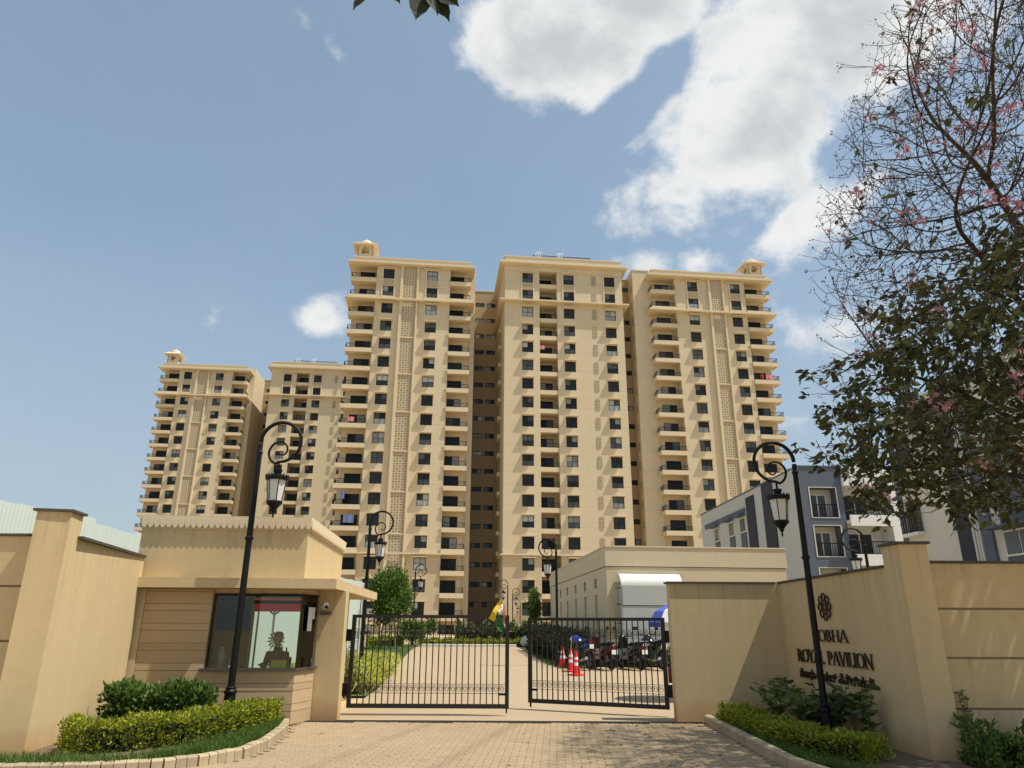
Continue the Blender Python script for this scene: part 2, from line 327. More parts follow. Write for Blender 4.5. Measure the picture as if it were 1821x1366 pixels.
# driveway behind the gate
left = [(-3.2, 13.7), (-3.35, 18.0), (-3.6, 22), (-4.1, 27), (-4.75, 34), (-5.3, 40), (-5.7, 45.7)]
right = [(3.3, 13.7), (9.5, 18.0), (9.5, 22), (9.3, 26.8), (1.45, 29.5), (1.05, 38), (.8, 45.7)]
mb = MB()
for i in range(6):
    (a, b), (c, d) = left[i], left[i+1]; (e, f), (g, h) = right[i], right[i+1]
    mb.quad((a, b, gz(b)), (e, f, gz(f)), (g, h, gz(h)), (c, d, gz(d)))
mb.build('driveway', 'drive', kind='structure', label='pale paved driveway running from the gate to the towers')
mb = MB()
for i in range(1, 6):
    (a, b), (c, d) = left[i], left[i+1]; mb.quad((-9.0, b, gz(b)+.03), (a-.02, b, gz(b)+.03), (c-.02, d, gz(d)+.03), (-9.0, d, gz(d)+.03))
mb.quad((-9, 45.7, .43), (-5.72, 45.7, .43), (-5.0, 52, .43), (-9, 52, .43))
mb.build('lawn', 'lawn', kind='structure', label='green lawn left of the driveway')
# forecourt with pavers
fc = MB(); fc.quad((-6.3, 5.0, 0), (6, 5.0, 0), (3.6, 13.62, 0), (-3.75, 13.62, 0))
pave = fc.build('pavement', 'paver_joint', kind='structure', label='forecourt paved with small beige blocks in front of the gate')
def kL(y):   # inner kerb x at depth y, left
    pts = [(8.3, -6.3), (8.7, -5.5), (8.85, -4.6), (9.08, -3.98), (9.42, -3.62), (9.96, -3.32), (10.76, -3.28), (12.14, -3.46), (13.1, -3.66), (13.62, -3.6)]
    return float(np.interp(y, [p[0] for p in pts], [p[1] for p in pts]))
def kR(y): return float(np.interp(y, [8.5, 8.93, 9.43, 10.2, 11.8, 13.8], [3.55, 3.36, 3.29, 3.29, 3.33, 3.40]))
BL, BW, GAP = .20, .105, .008
brk = MB(); h = BL/2-GAP/2; w = BW/2-GAP/2; c = .012
brk.add([(-h, -w, 0), (h, -w, 0), (h, w, 0), (-h, w, 0), (-h, -w, .010), (h, -w, .010), (h, w, .010), (-h, w, .010), (-h+c, -w+c, .016), (h-c, -w+c, .016), (h-c, w-c, .016), (-h+c, w-c, .016)],
        [(0, 1, 5, 4), (1, 2, 6, 5), (2, 3, 7, 6), (3, 0, 4, 7), (4, 5, 9, 8), (5, 6, 10, 9), (6, 7, 11, 10), (7, 4, 8, 11), (8, 9, 10, 11)])
brme = brk.mesh('paving_brick', 'paver')
ang = R(-3.5); cells = []
for j in range(-10, 70):
    for i in range(-45, 45):
        u = (i+(.5 if j % 2 else 0))*BL; v = j*BW
        x = u*math.cos(ang)-v*math.sin(ang); y = 8.6+u*math.sin(ang)+v*math.cos(ang)
        if 8.4 < y < 13.5 and kL(y)+.03 < x < kR(y)-.03: cells.append((x, y))
cells.sort(key=lambda q: q[1]); vis = [q for q in cells if q[1] > 9.5][:300]; visset = set(vis)
for x, y in vis:
    o = put('paving_brick', brme, pave, (x, y, random.uniform(.0005, .004)), ang)
st = MB()
for x, y in cells:
    if (x, y) not in visset:
        b0 = len(st.v); st.at((x, y, random.uniform(.0005, .004)), ang).add([v for v in brk.v], brk.f)
st.build('paving_field', 'paver', pave, kind='stuff')
# drain channel with bars along the gate line
dr = thing('drain_grate', 'dark slotted drain channel crossing the entrance at the gate line', 'drain', (0, 13.66, 0))
MB().box(-3.55, 3.4, -.11, .11, .001, .006).build('channel', 'ink', dr)
bars = MB()
for i in range(116): bars.box(-3.5+i*.06, -3.5+i*.06+.035, -.085, .085, .007, .013)
bars.box(-3.55, 3.4, -.12, -.105, .0, .02); bars.box(-3.55, 3.4, .105, .12, .0, .02)
bars.build('grating', 'grate', dr, kind='stuff')
# kerbs
def kerb(path, label, name='kerb', h=.15, wd=.13, step=.30, m='kerb'):
    root = thing(name, label, 'kerb'); tag(root, kind='structure'); del root['category']
    P = [Vector((x, y, 0)) for x, y in path]; ln = [0]
    for i in range(1, len(P)): ln.append(ln[-1]+(P[i]-P[i-1]).length)
    n = int(ln[-1]/step); xs_ = [p.x for p in P]; ys_ = [p.y for p in P]
    def pt(s_): return Vector((np.interp(s_, ln, xs_), np.interp(s_, ln, ys_), 0))
    bm = MB(); a, b2 = step/2-.004, wd/2; ch = .02
    bm.add([(-a, -b2, 0), (a, -b2, 0), (a, b2, 0), (-a, b2, 0), (-a, -b2, h-ch), (a, -b2, h-ch), (a, b2, h-ch), (-a, b2, h-ch), (-a, -b2+ch, h), (a, -b2+ch, h), (a, b2-ch, h), (-a, b2-ch, h)],
           [(0, 1, 5, 4), (1, 2, 6, 9, 10, 6)[:2]+(6, 5), (2, 3, 7, 6), (3, 0, 4, 7), (4, 5, 9, 8), (6, 7, 11, 10), (8, 9, 10, 11), (5, 6, 10, 9), (7, 4, 8, 11)])
    me = bm.mesh('kerb_stone', m)
    for i in range(n):
        s0 = (i+.5)*step; p = pt(s0); d = pt(s0+.05)-pt(s0-.05)
        put('kerb_stone', me, root, (p.x, p.y, gz(p.y)+random.uniform(-.004, .004)), math.atan2(d.y, d.x)+random.uniform(-.015, .015))
    return root
kerb([(-6.3, 8.62), (-5.5, 8.78), (-4.6, 8.92), (-4.03, 9.14), (-3.68, 9.46), (-3.39, 9.98), (-3.35, 10.76), (-3.52, 12.14), (-3.74, 13.0)], 'curved kerb of short stones around the left flower bed', step=.125, h=.14)
kerb([(3.55, 8.2), (3.42, 8.93), (3.36, 9.43), (3.36, 10.2), (3.40, 11.8), (3.46, 13.75)], 'kerb of stones along the right flower bed', step=.42)
kerb([(-5.7, 45.75), (.9, 45.75)], 'white kerb closing the far end of the driveway', step=.55, m='kerb_white', h=.16)
MB().prism([(-6.4, 8.72), (-5.5, 8.86), (-4.6, 9.0), (-4.1, 9.2), (-3.75, 9.52), (-3.46, 10.0), (-3.42, 10.76), (-3.58, 12.14), (-3.8, 13.0), (-6.6, 13.0)], 0, .10).build('flower_bed', 'soil', kind='structure', label='soil of the left flower bed below the yellow hedge')
MB().prism([(3.5, 8.3), (3.44, 9.43), (3.44, 10.2), (3.47, 11.8), (3.53, 13.8), (5.2, 13.8), (5.3, 8.3)], 0, .10).build('flower_bed', 'soil', kind='structure', label='soil of the right flower bed below the sign wall')

# ================================================================== ENTRANCE WALLS
C0 = (-5.9, 9.62); C1 = (-6.42, 12.78)
w = thing('boundary_wall', 'tall plain tan wall running from the left pillar back to the guardhouse', 'wall')
mb = MB(); mb.prism([C0, C1, (C1[0]-.25, C1[1]), (C0[0]-.25, C0[1])], 0, 2.70); mb.build('wall_panel', 'entrance_plaster', w)
MB().prism([(C0[0]+.03, C0[1]+.3), (C1[0]+.03, C1[1]), (C1[0]-.28, C1[1]), (C0[0]-.28, C0[1]+.3)], 2.702, 2.74).build('coping', 'coping', w)
w = thing('gate_pillar', 'tall tan pillar with thin dark cap at the left end of the wall', 'pillar', (0, 0, 0))
mb = MB(); mb.prism([(-6.30, 9.50), (-5.897, 9.60), (-5.96, 9.98), (-6.36, 9.9)], 0, 3.02); mb.build('shaft', 'entrance_plaster', w)
MB().prism([(-6.34, 9.46), (-5.86, 9.57), (-5.925, 10.02), (-6.40, 9.93)], 3.022, 3.055).build('cap', 'coping', w)
def grooved(name, label, x0, x1, y, z1, grooves, thick=.22):
    w = thing(name, label, 'wall'); zs = [0]+sorted(grooves)+[z1]
    for i in range(len(zs)-1):
        MB().box(x0, x1, y, y+thick, zs[i]+(.014 if i else 0), zs[i+1]-.014 if i < len(zs)-2 else z1).build('wall_panel', 'entrance_plaster', w)
    MB().box(x0, x1, y+.02, y+thick-.02, 0, z1-.02).build('wall_core', 'groove', w)
    MB().box(x0, x1, y-.03, y+thick+.03, z1+.002, z1+.035).build('coping', 'coping', w)
grooved('boundary_wall', 'tan street wall with horizontal grooves left of the left pillar', -12, -6.33, 9.78, 2.72, [.70, 1.387, 2.071])
grooved('boundary_wall', 'dappled tan street wall with horizontal grooves right of the right pillar', 5.42, 14, 9.76, 2.42, [.642, 1.24, 1.843])
w = thing('gate_pillar', 'shorter tan pillar with dark cap between sign wall and grooved right wall', 'pillar')
MB().prism([(5.07, 9.5), (5.43, 9.47), (5.43, 9.82), (5.03, 9.86)], 0, 2.64).build('shaft', 'entrance_plaster', w)
MB().prism([(5.04, 9.46), (5.46, 9.43), (5.46, 9.85), (4.995, 9.89)], 2.642, 2.675).build('cap', 'coping', w)
w = thing('sign_wall', 'shaded tan wall carrying the dark metal name of the estate', 'wall')
MB().prism([(5.0, 13.83), (5.035, 9.86), (5.24, 9.86), (5.21, 14.05)], 0, 2.37).build('wall_panel', 'entrance_plaster', w)
MB().prism([(4.965, 13.78), (5.0, 9.88), (5.27, 9.88), (5.24, 14.08)], 2.372, 2.405).build('coping', 'coping', w)
fw = thing('boundary_wall', 'sunlit tan wall facing the road between right gate leaf and sign wall', 'wall')
MB().box(2.96, 5.0, 13.83, 14.08, 0, 2.37).build('wall_panel', 'entrance_plaster', fw)
MB().box(2.92, 4.96, 13.79, 14.12, 2.372, 2.405).build('coping', 'coping', fw)
# estate name : each letter a stroked, extruded metal glyph
T_, t_ = .125, .05
def arcp(cx, cy, rx, ry, a0, a1, n=14): return [(cx+rx*math.cos(R(a0+(a1-a0)*i/n)), cy+ry*math.sin(R(a0+(a1-a0)*i/n))) for i in range(n+1)]
def ser(x, y, s=.11): return [((x-s, y), (x+s, y))]
GL = {}
def G_(ch, wd, strokes): GL[ch] = (wd, strokes)
def stem(x): return [([(x, .0), (x, 1)], T_), ([(x-.11, .025), (x+.11, .025)], .05), ([(x-.11, .975), (x+.11, .975)], .05)]
def lobe(x, y0, y1, rx): return [(arcp(x, (y0+y1)/2, rx, (y1-y0)/2, 90, -90), 'c')]
G_('O', .86, [(arcp(.43, .5, .36, .475, 0, 360, 28), 'c')])
G_('S', .6, [(arcp(.30, .74, .2, .23, 20, 260, 12)+arcp(.30, .27, .22, .24, 80, -160, 12), .11)])
G_('B', .66, stem(.14)+lobe(.22, .53, .975, .25)+lobe(.22, .025, .53, .32)+[([(.14, .975), (.24, .975)], t_), ([(.14, .53), (.24, .53)], t_), ([(.14, .025), (.24, .025)], t_)])
G_('H', .82, stem(.14)+stem(.68)+[([(.14, .52), (.68, .52)], t_)])
G_('A', .80, [([(.06, 0), (.40, 1)], t_), ([(.40, 1), (.74, 0)], T_), ([(.17, .35), (.62, .35)], t_), ([(-.02, .025), (.16, .025)], .05), ([(.62, .025), (.84, .025)], .05)])
G_('R', .72, stem(.14)+lobe(.22, .47, .975, .28)+[([(.14, .975), (.24, .975)], t_), ([(.14, .47), (.3, .47)], t_), ([(.32, .47), (.70, 0)], T_)])
G_('P', .62, stem(.14)+lobe(.22, .42, .975, .30)+[([(.14, .975), (.24, .975)], t_), ([(.14, .42), (.24, .42)], t_)])
G_('Y', .70, [([(.04, 1), (.36, .45)], T_), ([(.66, 1), (.36, .45)], t_), ([(.36, .45), (.36, 0)], T_), ([(.25, .025), (.47, .025)], .05), ([(-.05, .975), (.16, .975)], .05), ([(.56, .975), (.75, .975)], .05)])
G_('L', .54, stem(.14)+[([(.14, .025), (.5, .025)], t_), ([(.5, .0), (.52, .2)], t_)])
G_('V', .74, [([(.04, 1), (.38, 0)], T_), ([(.70, 1), (.38, 0)], t_), ([(-.05, .975), (.15, .975)], .05), ([(.60, .975), (.79, .975)], .05)])
G_('I', .28, stem(.14))
G_('N', .86, [([(.12, 0), (.12, 1)], t_), ([(.08, 1), (.72, 0)], T_), ([(.72, 0), (.72, 1)], t_), ([(.02, .025), (.22, .025)], .05), ([(.62, .975), (.82, .975)], .05)])
def glyph(ch, hgt, cond=1.0, dep=.02):
    mb = MB(); z = 0.0
    for pts, wd in GL[ch][1]:
        pts = [(x*hgt*cond, y*hgt) for x, y in pts]; Lp = []; Rp = []
        for i, p in enumerate(pts):
            a = pts[max(0, i-1)]; b = pts[min(len(pts)-1, i+1)]; dx, dy = b[0]-a[0], b[1]-a[1]; l_ = math.hypot(dx, dy) or 1
            if wd == 'c': wv = (.05+.11*(abs(dy)/l_)**1.5)*hgt
            else: wv = wd*hgt
            if wd != 'c' and len(pts) == 2 and abs(dx) > abs(dy)*3: wv = wd*hgt
            nx_, ny_ = -dy/l_*wv/2, dx/l_*wv/2; Lp.append((p[0]+nx_, p[1]+ny_)); Rp.append((p[0]-nx_, p[1]-ny_))
        for i in range(len(pts)-1):
            mb.prismY([Rp[i], Rp[i+1], Lp[i+1], Lp[i]], -dep-z, -z*.3)
        z += .0007
    return mb
sg = thing('estate_sign', 'dark metal lettering and petal emblem fixed to the shaded sign wall', 'sign', (5.0, 13.83, 0), math.atan2(-3.97, .035))
SX = lambda y: 13.83-y          # distance along the wall from its inner corner
def word(txt, y_l, y_r, z0, hgt):
    adv = [GL[c_][0] for c_ in txt if c_ != ' ']; tot = sum(GL[c_][0] if c_ != ' ' else .45 for c_ in txt)
    cond = abs(y_r-y_l)/hgt/tot; x = SX(y_l)
    for c_ in txt:
        if c_ == ' ': x += .45*hgt*cond; continue
        glyph(c_, hgt, cond).build('letter', 'sign_metal', sg, (x, -.012, z0)); x += GL[c_][0]*hgt*cond
word('SOBHA', 12.45, 11.2, 1.39, .18)
word('ROYAL PAVILION', 13.2, 10.52, 1.05, .205)
kms = []
for cl in ('ಶೋ', 'ಭಾ', None, 'ರಾ', 'ಯ', 'ಲ್', None, 'ಪೆ', 'ವಿ', 'ಲಿ', 'ಯ', 'ನ್'):
    if cl is None: kms.append((None, .3)); continue
    cu = bpy.data.curves.new('letter', 'FONT'); cu.body = cl; cu.size = 1; cu.extrude = .04; cu.resolution_u = 3; cu.offset = -.004
    ob = bpy.data.objects.new('tmp', cu); COL.objects.link(ob); dg = bpy.context.evaluated_depsgraph_get()
    me = bpy.data.meshes.new_from_object(ob.evaluated_get(dg)); bpy.data.objects.remove(ob)
    xs2 = [v.co.x for v in me.vertices]; me.transform(Matrix.Translation((-min(xs2), 0, 0))); kms.append((me, max(xs2)-min(xs2)+.07))
ksc = 2.6/sum(k[1] for k in kms); kx = SX(13.18)
for me, wd in kms:
    if me:
        me.transform(Matrix.Rotation(R(90), 4, 'X') @ Matrix.Diagonal((ksc, .185, .3, 1))); me.materials.clear(); me.materials.append(MATS['sign_metal']); put('letter', me, sg, (kx, -.02, .80))
    kx += wd*ksc
em = MB(); cx, cz = SX(11.86), 1.915
def ring(px, pz, rot, a=.062, b=.092, wd=.014):
    n = 12; o_ = []; i_ = []
    for k in range(n):
        t = 2*math.pi*k/n; pinch = 1-.25*abs(math.cos(t))
        x, z = a*math.sin(t)*pinch*1.3, b*math.cos(t)
        s_ = 1-wd/ (a*.9); xi, zi = x*s_, z*(1-wd/b)
        c_, s2 = math.cos(rot), math.sin(rot)
        o_.append((px+x*c_-z*s2, pz+x*s2+z*c_)); i_.append((px+xi*c_-zi*s2, pz+xi*s2+zi*c_))
    for k in range(n):
        q = (k+1) % n; em.prismY([o_[k], i_[k], i_[q], o_[q]], -.034, -.014)
for k in range(8):
    a_ = 2*math.pi*k/8; ring(cx+.165*math.sin(a_), cz+.148*math.cos(a_), 0, .058, .068)
ring(cx, cz, 0, .056, .068)
em.build('emblem', 'sign_metal', sg)

# ================================================================== GATES
def scroll_mesh(hh, ww):
    pts = []
    for i in range(22):
        t = i/21; a_ = R(200-t*560); r_ = (1-t*.72); pts.append((ww/2*r_*math.cos(a_), 0, hh/2*r_*math.sin(a_)*1.0))
    return MB().tube(pts, .0055, 4).mesh('scroll', 'gate_metal')
def gate(label, loc, rz, length, nb, mirror, z0=.13, z1=1.80):
    g = thing('gate_leaf', label, 'gate', loc, rz, 'black metal entrance gate leaves')
    f = MB(); t = .075
    f.box(0, t, -.03, .03, z0, z1); f.box(length-t, length, -.03, .03, z0, z1); f.box(t, length-t, -.03, .03, z0, z0+t); f.box(t, length-t, -.03, .03, z1-t*.8, z1)
    f.build('frame', 'gate_metal', g)
    bm = MB().box(-.010, .010, -.010, .010, z0+t, z1-t*.8).mesh('bar', 'gate_metal'); p = (length-2*t)/nb
    sA = scroll_mesh(.135, p*.86); sB = scroll_mesh(.135, p*.86)
    for i in range(1, nb): put('bar', bm, g, (t+i*p, 0, 0))
    for zc in (.47, 1.46):
        MB().box(t, length-t, -.006, .006, zc-.085, zc-.077).build('rail', 'gate_metal', g); MB().box(t, length-t, -.006, .006, zc+.077, zc+.085).build('rail', 'gate_metal', g)
        for i in range(nb): put('scroll', sA, g, (t+(i+.5)*p, -.012, zc))
    hx = -.07 if not mirror else length+.07
    for zc in (.45, 1.42): MB().box(min(hx, hx+.0)-.075, hx+.075, -.05, .05, zc-.11, zc+.11).build('hinge', 'black_metal', g)
    bx = length-t-.1 if not mirror else t+.0
    MB().box(bx-.03, bx+.12, -.05, -.032, .36, .40).build('bolt', 'black_metal', g)
    MB().box((length-.06) if not mirror else .03, (length-.03) if not mirror else .06, -.015, .015, .05, z0).build('drop_rod', 'black_metal', g)
    return g
gate('left black metal gate leaf, nearly closed, hinged beside the guardhouse', (-3.09, 14.63, 0), 0.0, 3.06, 25, False)
g2 = gate('right black metal gate leaf, standing ajar, hinged at the tan wall', (.37, 15.78, 0), math.atan2(-1.2, 2.62), 2.88, 24, True, .13, 1.77)

# ================================================================== GUARDHOUSE
GR = R(4.0)
gh = thing('guardhouse', 'small tan guardhouse with scalloped parapet, plank cladding and corner window', 'guardhouse', (-3.68, 13.05, 0), GR)
mb = MB()
mb.box(-2.82, -2.655, -.012, .2, .0, 2.2)                      # plain jamb at left
mb.box(-2.655, -1.5, .03, .2, .0, 2.2); mb.box(-1.5, -.02, .03, .15, 0, .86); mb.box(-1.5, .0, .05, .2, 2.12, 2.2)
mb.prism([(-.02, .03), (.20, .68), (.05, .72), (-.15, .12)], 0, .86)
mb.prism([(-.02, .05), (.17, .68), (.05, .72), (-.15, .12)], 2.12, 2.2)
mb.prism([(.19, .70), (.67, .66), (.67, 1.02), (.20, 1.02), (.20, 4.4), (.02, 4.4), (.02, .95), (.1, .74)], 0, 2.2)
mb.box(-2.82, -2.62, .2, 4.4, 0, 2.2)
mb.box(-2.62, -1.95, 4.2, 4.4, 0, 2.2); mb.box(-.78, .02, 4.2, 4.4, 0, 2.2); mb.box(-1.95, -.78, 4.2, 4.4, 0, .45)
mb.build('wall', 'entrance_plaster', gh)
MB().box(-2.62, .02, .2, 4.2, .0, .05).build('floor', 'interior', gh)
MB().box(-2.62, -2.60, .2, 4.2, .05, 2.19).box(.0, .02, .96, 4.2, .05, 2.19).build('inner_lining', 'interior', gh)
mb = MB(); mb.box(-2.0, -1.93, 4.12, 4.2, .4, 2.13).box(-.80, -.73, 4.12, 4.2, .4, 2.13).box(-1.93, -.80, 4.12, 4.2, 2.06, 2.13); mb.build('rear_window_frame', 'plaster_trim', gh)
zc = 0.02; k = 0; rowsz = []
while zc < 2.17:
    hgt = .205 if k % 2 == 0 else .115; rowsz.append((zc, min(zc+hgt, 2.19))); zc += hgt; k += 1
for a, b in rowsz:
    if b-a < .04: continue
    if b <= .87: segs = [(-2.65, -1.3), (-1.297, -.004)]
    elif a < .86: segs = [(-2.65, -1.52), (-1.517, -.004)] if False else [(-2.65, -1.52)]
    else: segs = [(-2.65, -1.52)]
    for x0, x1 in segs: MB().box(x0, x1, random.uniform(-.002, .003), .03, a+.004, b-.004).build('cladding_plank', 'cladding', gh)
    if b <= .87: MB().prism([(.0, .004), (.205, .665), (.19, .675), (-.02, .03)], a+.004, b-.004).build('cladding_plank', 'cladding', gh)
    elif a < .86: MB().box(-1.517, -.004, 0, .03, a+.004, .855).build('cladding_plank', 'cladding', gh); MB().prism([(.0, .004), (.205, .665), (.19, .675), (-.02, .03)], a+.004, .855).build('cladding_plank', 'cladding', gh)
MB().prism([(-1.58, -.05), (.03, -.05), (.25, .67), (.05, .72), (-.12, .14), (-1.58, .14)], .862, .90).build('sill', 'coping', gh)
fr = MB(); fr.box(-1.5, -1.46, -.0, .04, .9, 2.12); fr.box(-1.46, -.0, -.0, .04, 2.08, 2.12); fr.prism([(.0, .0), (.18, .64), (.15, .65), (-.03, .04)], 2.08, 2.12); fr.build('window_frame', 'frame_dark', gh)
gl = MB(); gl.box(-1.46, -.006, .010, .018, .905, 2.08); gl.build('window_pane', 'booth_glass', gh)
gl = MB(); gl.prism([(.0, .012), (.185, .64), (.178, .643), (-.004, .016)], .905, 2.08); gl.build('window_pane', 'booth_glass', gh)
MB().prism([(-2.98, -.22), (.62, -.22), (.72, 5.4), (-2.98, 5.4)], 2.203, 2.37).build('canopy', 'entrance_plaster', gh)
mb = MB(); mb.box(-2.92, .0, .03, 4.1, 2.372, 3.22); mb.build('parapet', 'entrance_plaster', gh)
MB().box(-2.98, .06, -.03, 4.16, 3.40, 3.455).build('parapet_coping', 'plaster_trim', gh)
MB().box(-2.94, .02, .01, 4.12, 3.221, 3.399).build('parapet_band', 'plaster_trim', gh)
sc_poly = [(-.0525, .0), (-.0525, -.075)]+[(-.0525*math.cos(math.pi*i/8), -.075-.085*math.sin(math.pi*i/8)) for i in range(1, 8)]+[(.0525, -.075), (.0525, 0)]
scm = MB().prismY(sc_poly[::-1], -.035, .0).mesh('scallop', 'plaster_trim')
for i in range(28): put('scallop', scm, gh, (-2.87+i*.1065, .0, 3.40))
for i in range(38): put('scallop', scm, gh, (.03, .06+i*.1065, 3.40), R(90))
# rear doorway strip, camera, notice
cv = thing('cctv_camera', 'white bullet security camera under the guardhouse canopy', 'camera', (-3.42, 13.68, 1.93))
MB().at(rx=R(90)).lathe([(.055, 0), (.055, .02), (.02, .03), (.02, .07)], 12).build('mount', 'cctv_white', cv)
MB().at((0, -.06, 0), R(35), R(82)).lathe([(.036, -.06), (.045, -.04), (.045, .09), (.05, .10), (.05, .115)], 14).build('housing', 'cctv_white', cv, smooth=False)
MB().at((0.068, -.157, -.017), R(35), R(82)).lathe([(.03, 0), (.03, .012)], 12).build('lens', 'ink', cv)
nb = thing('notice_plate', 'small dark lettered plate on the tan post below the camera', 'plate', (-3.39, 13.715, 1.81), R(-4))
MB().box(-.12, .12, -.012, 0, -.035, .035).build('plate', 'notice', nb)
mb = MB()
for r_ in range(3):
    x = -.10
    while x < .09: q = random.uniform(.012, .03); mb.box(x, x+q, -.0145, -.0125, .018-r_*.02-.005, .018-r_*.02+.005); x += q+.006
mb.build('lettering', 'ink', nb, kind='stuff')
ic = thing('intercom', 'black handset standing by the booth corner window', 'intercom', (-3.52, 13.42, .905), R(60)); MB().box(-.02, .02, -.012, .012, 0, .15).build('body', 'ink', ic); MB().box(-.012, .012, -.016, -.0125, .09, .13).build('screen', 'pane_mid', ic)
nt2 = thing('paper_notice', 'white paper sheets taped inside the booth corner window', 'paper', (-3.57, 13.35, 1.72), R(76)); MB().box(-.09, .06, .0, .003, -.22, .18).build('sheet', 'paper', nt2); MB().box(.07, .14, .0, .003, -.02, .18).build('sheet', 'paper', nt2)
# desk things
dk = thing('counter_desk', 'brown counter desk inside the guardhouse behind the window', 'desk', (-3.68, 13.05, 0), GR); MB().box(-2.55, -.12, .22, .60, .84, .88).build('desktop', 'wood', dk); MB().box(-2.5, -2.46, .26, .58, .05, .84).box(-.22, -.18, .26, .58, .05, .84).build('leg', 'wood', dk)
yb = thing('yellow_box', 'bright yellow box on the booth counter by the corner', 'box', (-4.02, 13.30, .88), GR); MB().box(-.14, .10, -.05, .05, 0, .13).build('carton', 'yellow_card', yb); MB().box(-.14, .10, -.052, .052, .13, .145).build('lid', 'wood', yb)
rk = thing('pen_rack', 'dark upright rack standing on the yellow box', 'rack', (-4.02, 13.30, 1.027), GR); MB().box(-.13, -.11, -.02, .02, 0, .22).box(.0, .02, -.02, .02, 0, .22).box(.08, .10, -.02, .02, 0, .2).build('post', 'ink', rk); MB().box(-.11, .0, -.015, .015, .17, .2).build('rail', 'ink', rk)
wm = thing('windmill_ornament', 'wooden toy windmill with fanned blades on the booth counter', 'ornament', (-4.14, 13.36, .88), GR)
mb = MB()
for s_ in (-1, 1):
    mb.tube([(s_*.055, 0, 0), (s_*.012, 0, .46)], .006, 4)
for z_ in (.06, .14, .22): mb.box(-.05+z_*.1, .05-z_*.1, -.004, .004, z_, z_+.01)
mb.build('tower', 'wood', wm); MB().box(-.13, .13, -.06, .06, 0, .012).build('base', 'wood', wm)
bl = MB().add([(-.005, 0, .02), (.005, 0, .02), (.018, -.004, .13), (0, 0, .16), (-.012, .004, .13)], [(0, 1, 2, 3, 4)]).add([(-.005, .003, .02), (-.012, .007, .13), (0, .003, .16), (.018, -.001, .13), (.005, .003, .02)], [(0, 1, 2, 3, 4)]).mesh('blade', 'wood')
for i in range(14):
    o = put('blade', bl, wm, (0, -.03, .47)); o.rotation_euler = (0, 2*math.pi*i/14, 0)
bt = thing('water_bottle', 'clear plastic bottle standing on the booth counter at the left', 'bottle', (-5.02, 13.22, .88)); MB().lathe([(.06, 0), (.062, .2), (.055, .26), (.02, .31), (.02, .33)], 12).build('body', 'plastic_clear', bt, smooth=True); MB().lathe([(.023, .33), (.023, .355)], 10).build('cap', 'cctv_white', bt)
bt = thing('thermos_flask', 'dark green flask standing beside the guard', 'flask', (-4.72, 13.45, .88)); MB().lathe([(.035, 0), (.036, .24), (.03, .27), (.026, .30)], 12).build('body', 'slate_dark', bt, smooth=True); MB().lathe([(.024, .30), (.024, .33)], 10).build('cap', 'ink', bt)
pk = thing('foil_packet', 'crumpled silver packet on the booth counter', 'packet', (-4.86, 13.26, .88)); MB().lathe([(.02, 0), (.07, .02), (.06, .06), (.075, .10), (.03, .16)], 7).build('wrapper', 'silver_foil', pk)
# guard seated behind the counter
def skin_body(name, joints, edges, parent, mats, sub=2):
    me = bpy.data.meshes.new(name); me.from_pydata([j[0] for j in joints], edges, [])
    o = bpy.data.objects.new(name, me); COL.objects.link(o); md = o.modifiers.new('skin', 'SKIN'); 
    for i, j in enumerate(joints): me.skin_vertices[0].data[i].radius = (j[1], j[2] if len(j) > 2 else j[1])
    me.skin_vertices[0].data[0].use_root = True
    sb = o.modifiers.new('sub', 'SUBSURF'); sb.levels = sub; sb.render_levels = sub
    dg = bpy.context.evaluated_depsgraph_get(); m2 = bpy.data.meshes.new_from_object(o.evaluated_get(dg)); bpy.data.objects.remove(o)
    m2.materials.clear()
    for m in mats: m2.materials.append(MATS[m])
    m2.shade_smooth(); return put(name, m2, parent)
pg = thing('person', 'person in a dark shirt sitting inside the guardhouse behind the toy windmill', 'person', (-4.38, 14.25, .12), R(-8))
J = [((0, 0, .52), .13, .11), ((0, .02, .75), .12, .10), ((0, .02, .92), .15, .10), ((0, .02, 1.0), .10, .08), ((0, .0, 1.09), .052), ((0, -.015, 1.14), .055), ((0, -.03, 1.20), .082, .09), ((0, -.025, 1.29), .075, .085), ((0, -.02, 1.335), .04),
     ((.18, .02, .965), .066), ((.225, -.01, .72), .05), ((.17, -.24, .79), .038), ((.11, -.33, .80), .03), ((-.18, .02, .965), .066), ((-.225, -.01, .72), .05), ((-.17, -.24, .79), .038), ((-.11, -.33, .80), .03),
     ((.10, -.05, .49), .085), ((.13, -.42, .50), .062), ((.13, -.42, .12), .042), ((.13, -.53, .07), .035), ((-.10, -.05, .49), .085), ((-.13, -.42, .50), .062), ((-.13, -.42, .12), .042), ((-.13, -.53, .07), .035)]
ED = [(0, 1), (1, 2), (2, 3), (3, 4), (4, 5), (5, 6), (6, 7), (7, 8), (2, 9), (9, 10), (10, 11), (11, 12), (2, 13), (13, 14), (14, 15), (15, 16), (0, 17), (17, 18), (18, 19), (19, 20), (0, 21), (21, 22), (22, 23), (23, 24)]
bd = skin_body('body', J, ED, pg, ['shirt_dark', 'skin'])
mi = [1 if (p.center.z > 1.03 or (p.center.y < -.20 and p.center.z > .7)) else 0 for p in bd.data.polygons]; bd.data.polygons.foreach_set('material_index', mi)
MB().at((0, .0, 1.275)).lathe([(.088, -.02), (.09, .02), (.075, .065), (.04, .085), (.005, .09)], 14).build('hair', 'hair', pg, smooth=True)
mb = MB()
for s_ in (-1, 1): mb.at((s_*.033, -.115, 1.235), rx=R(90)).lathe([(.011, 0), (.008, .008)], 8)
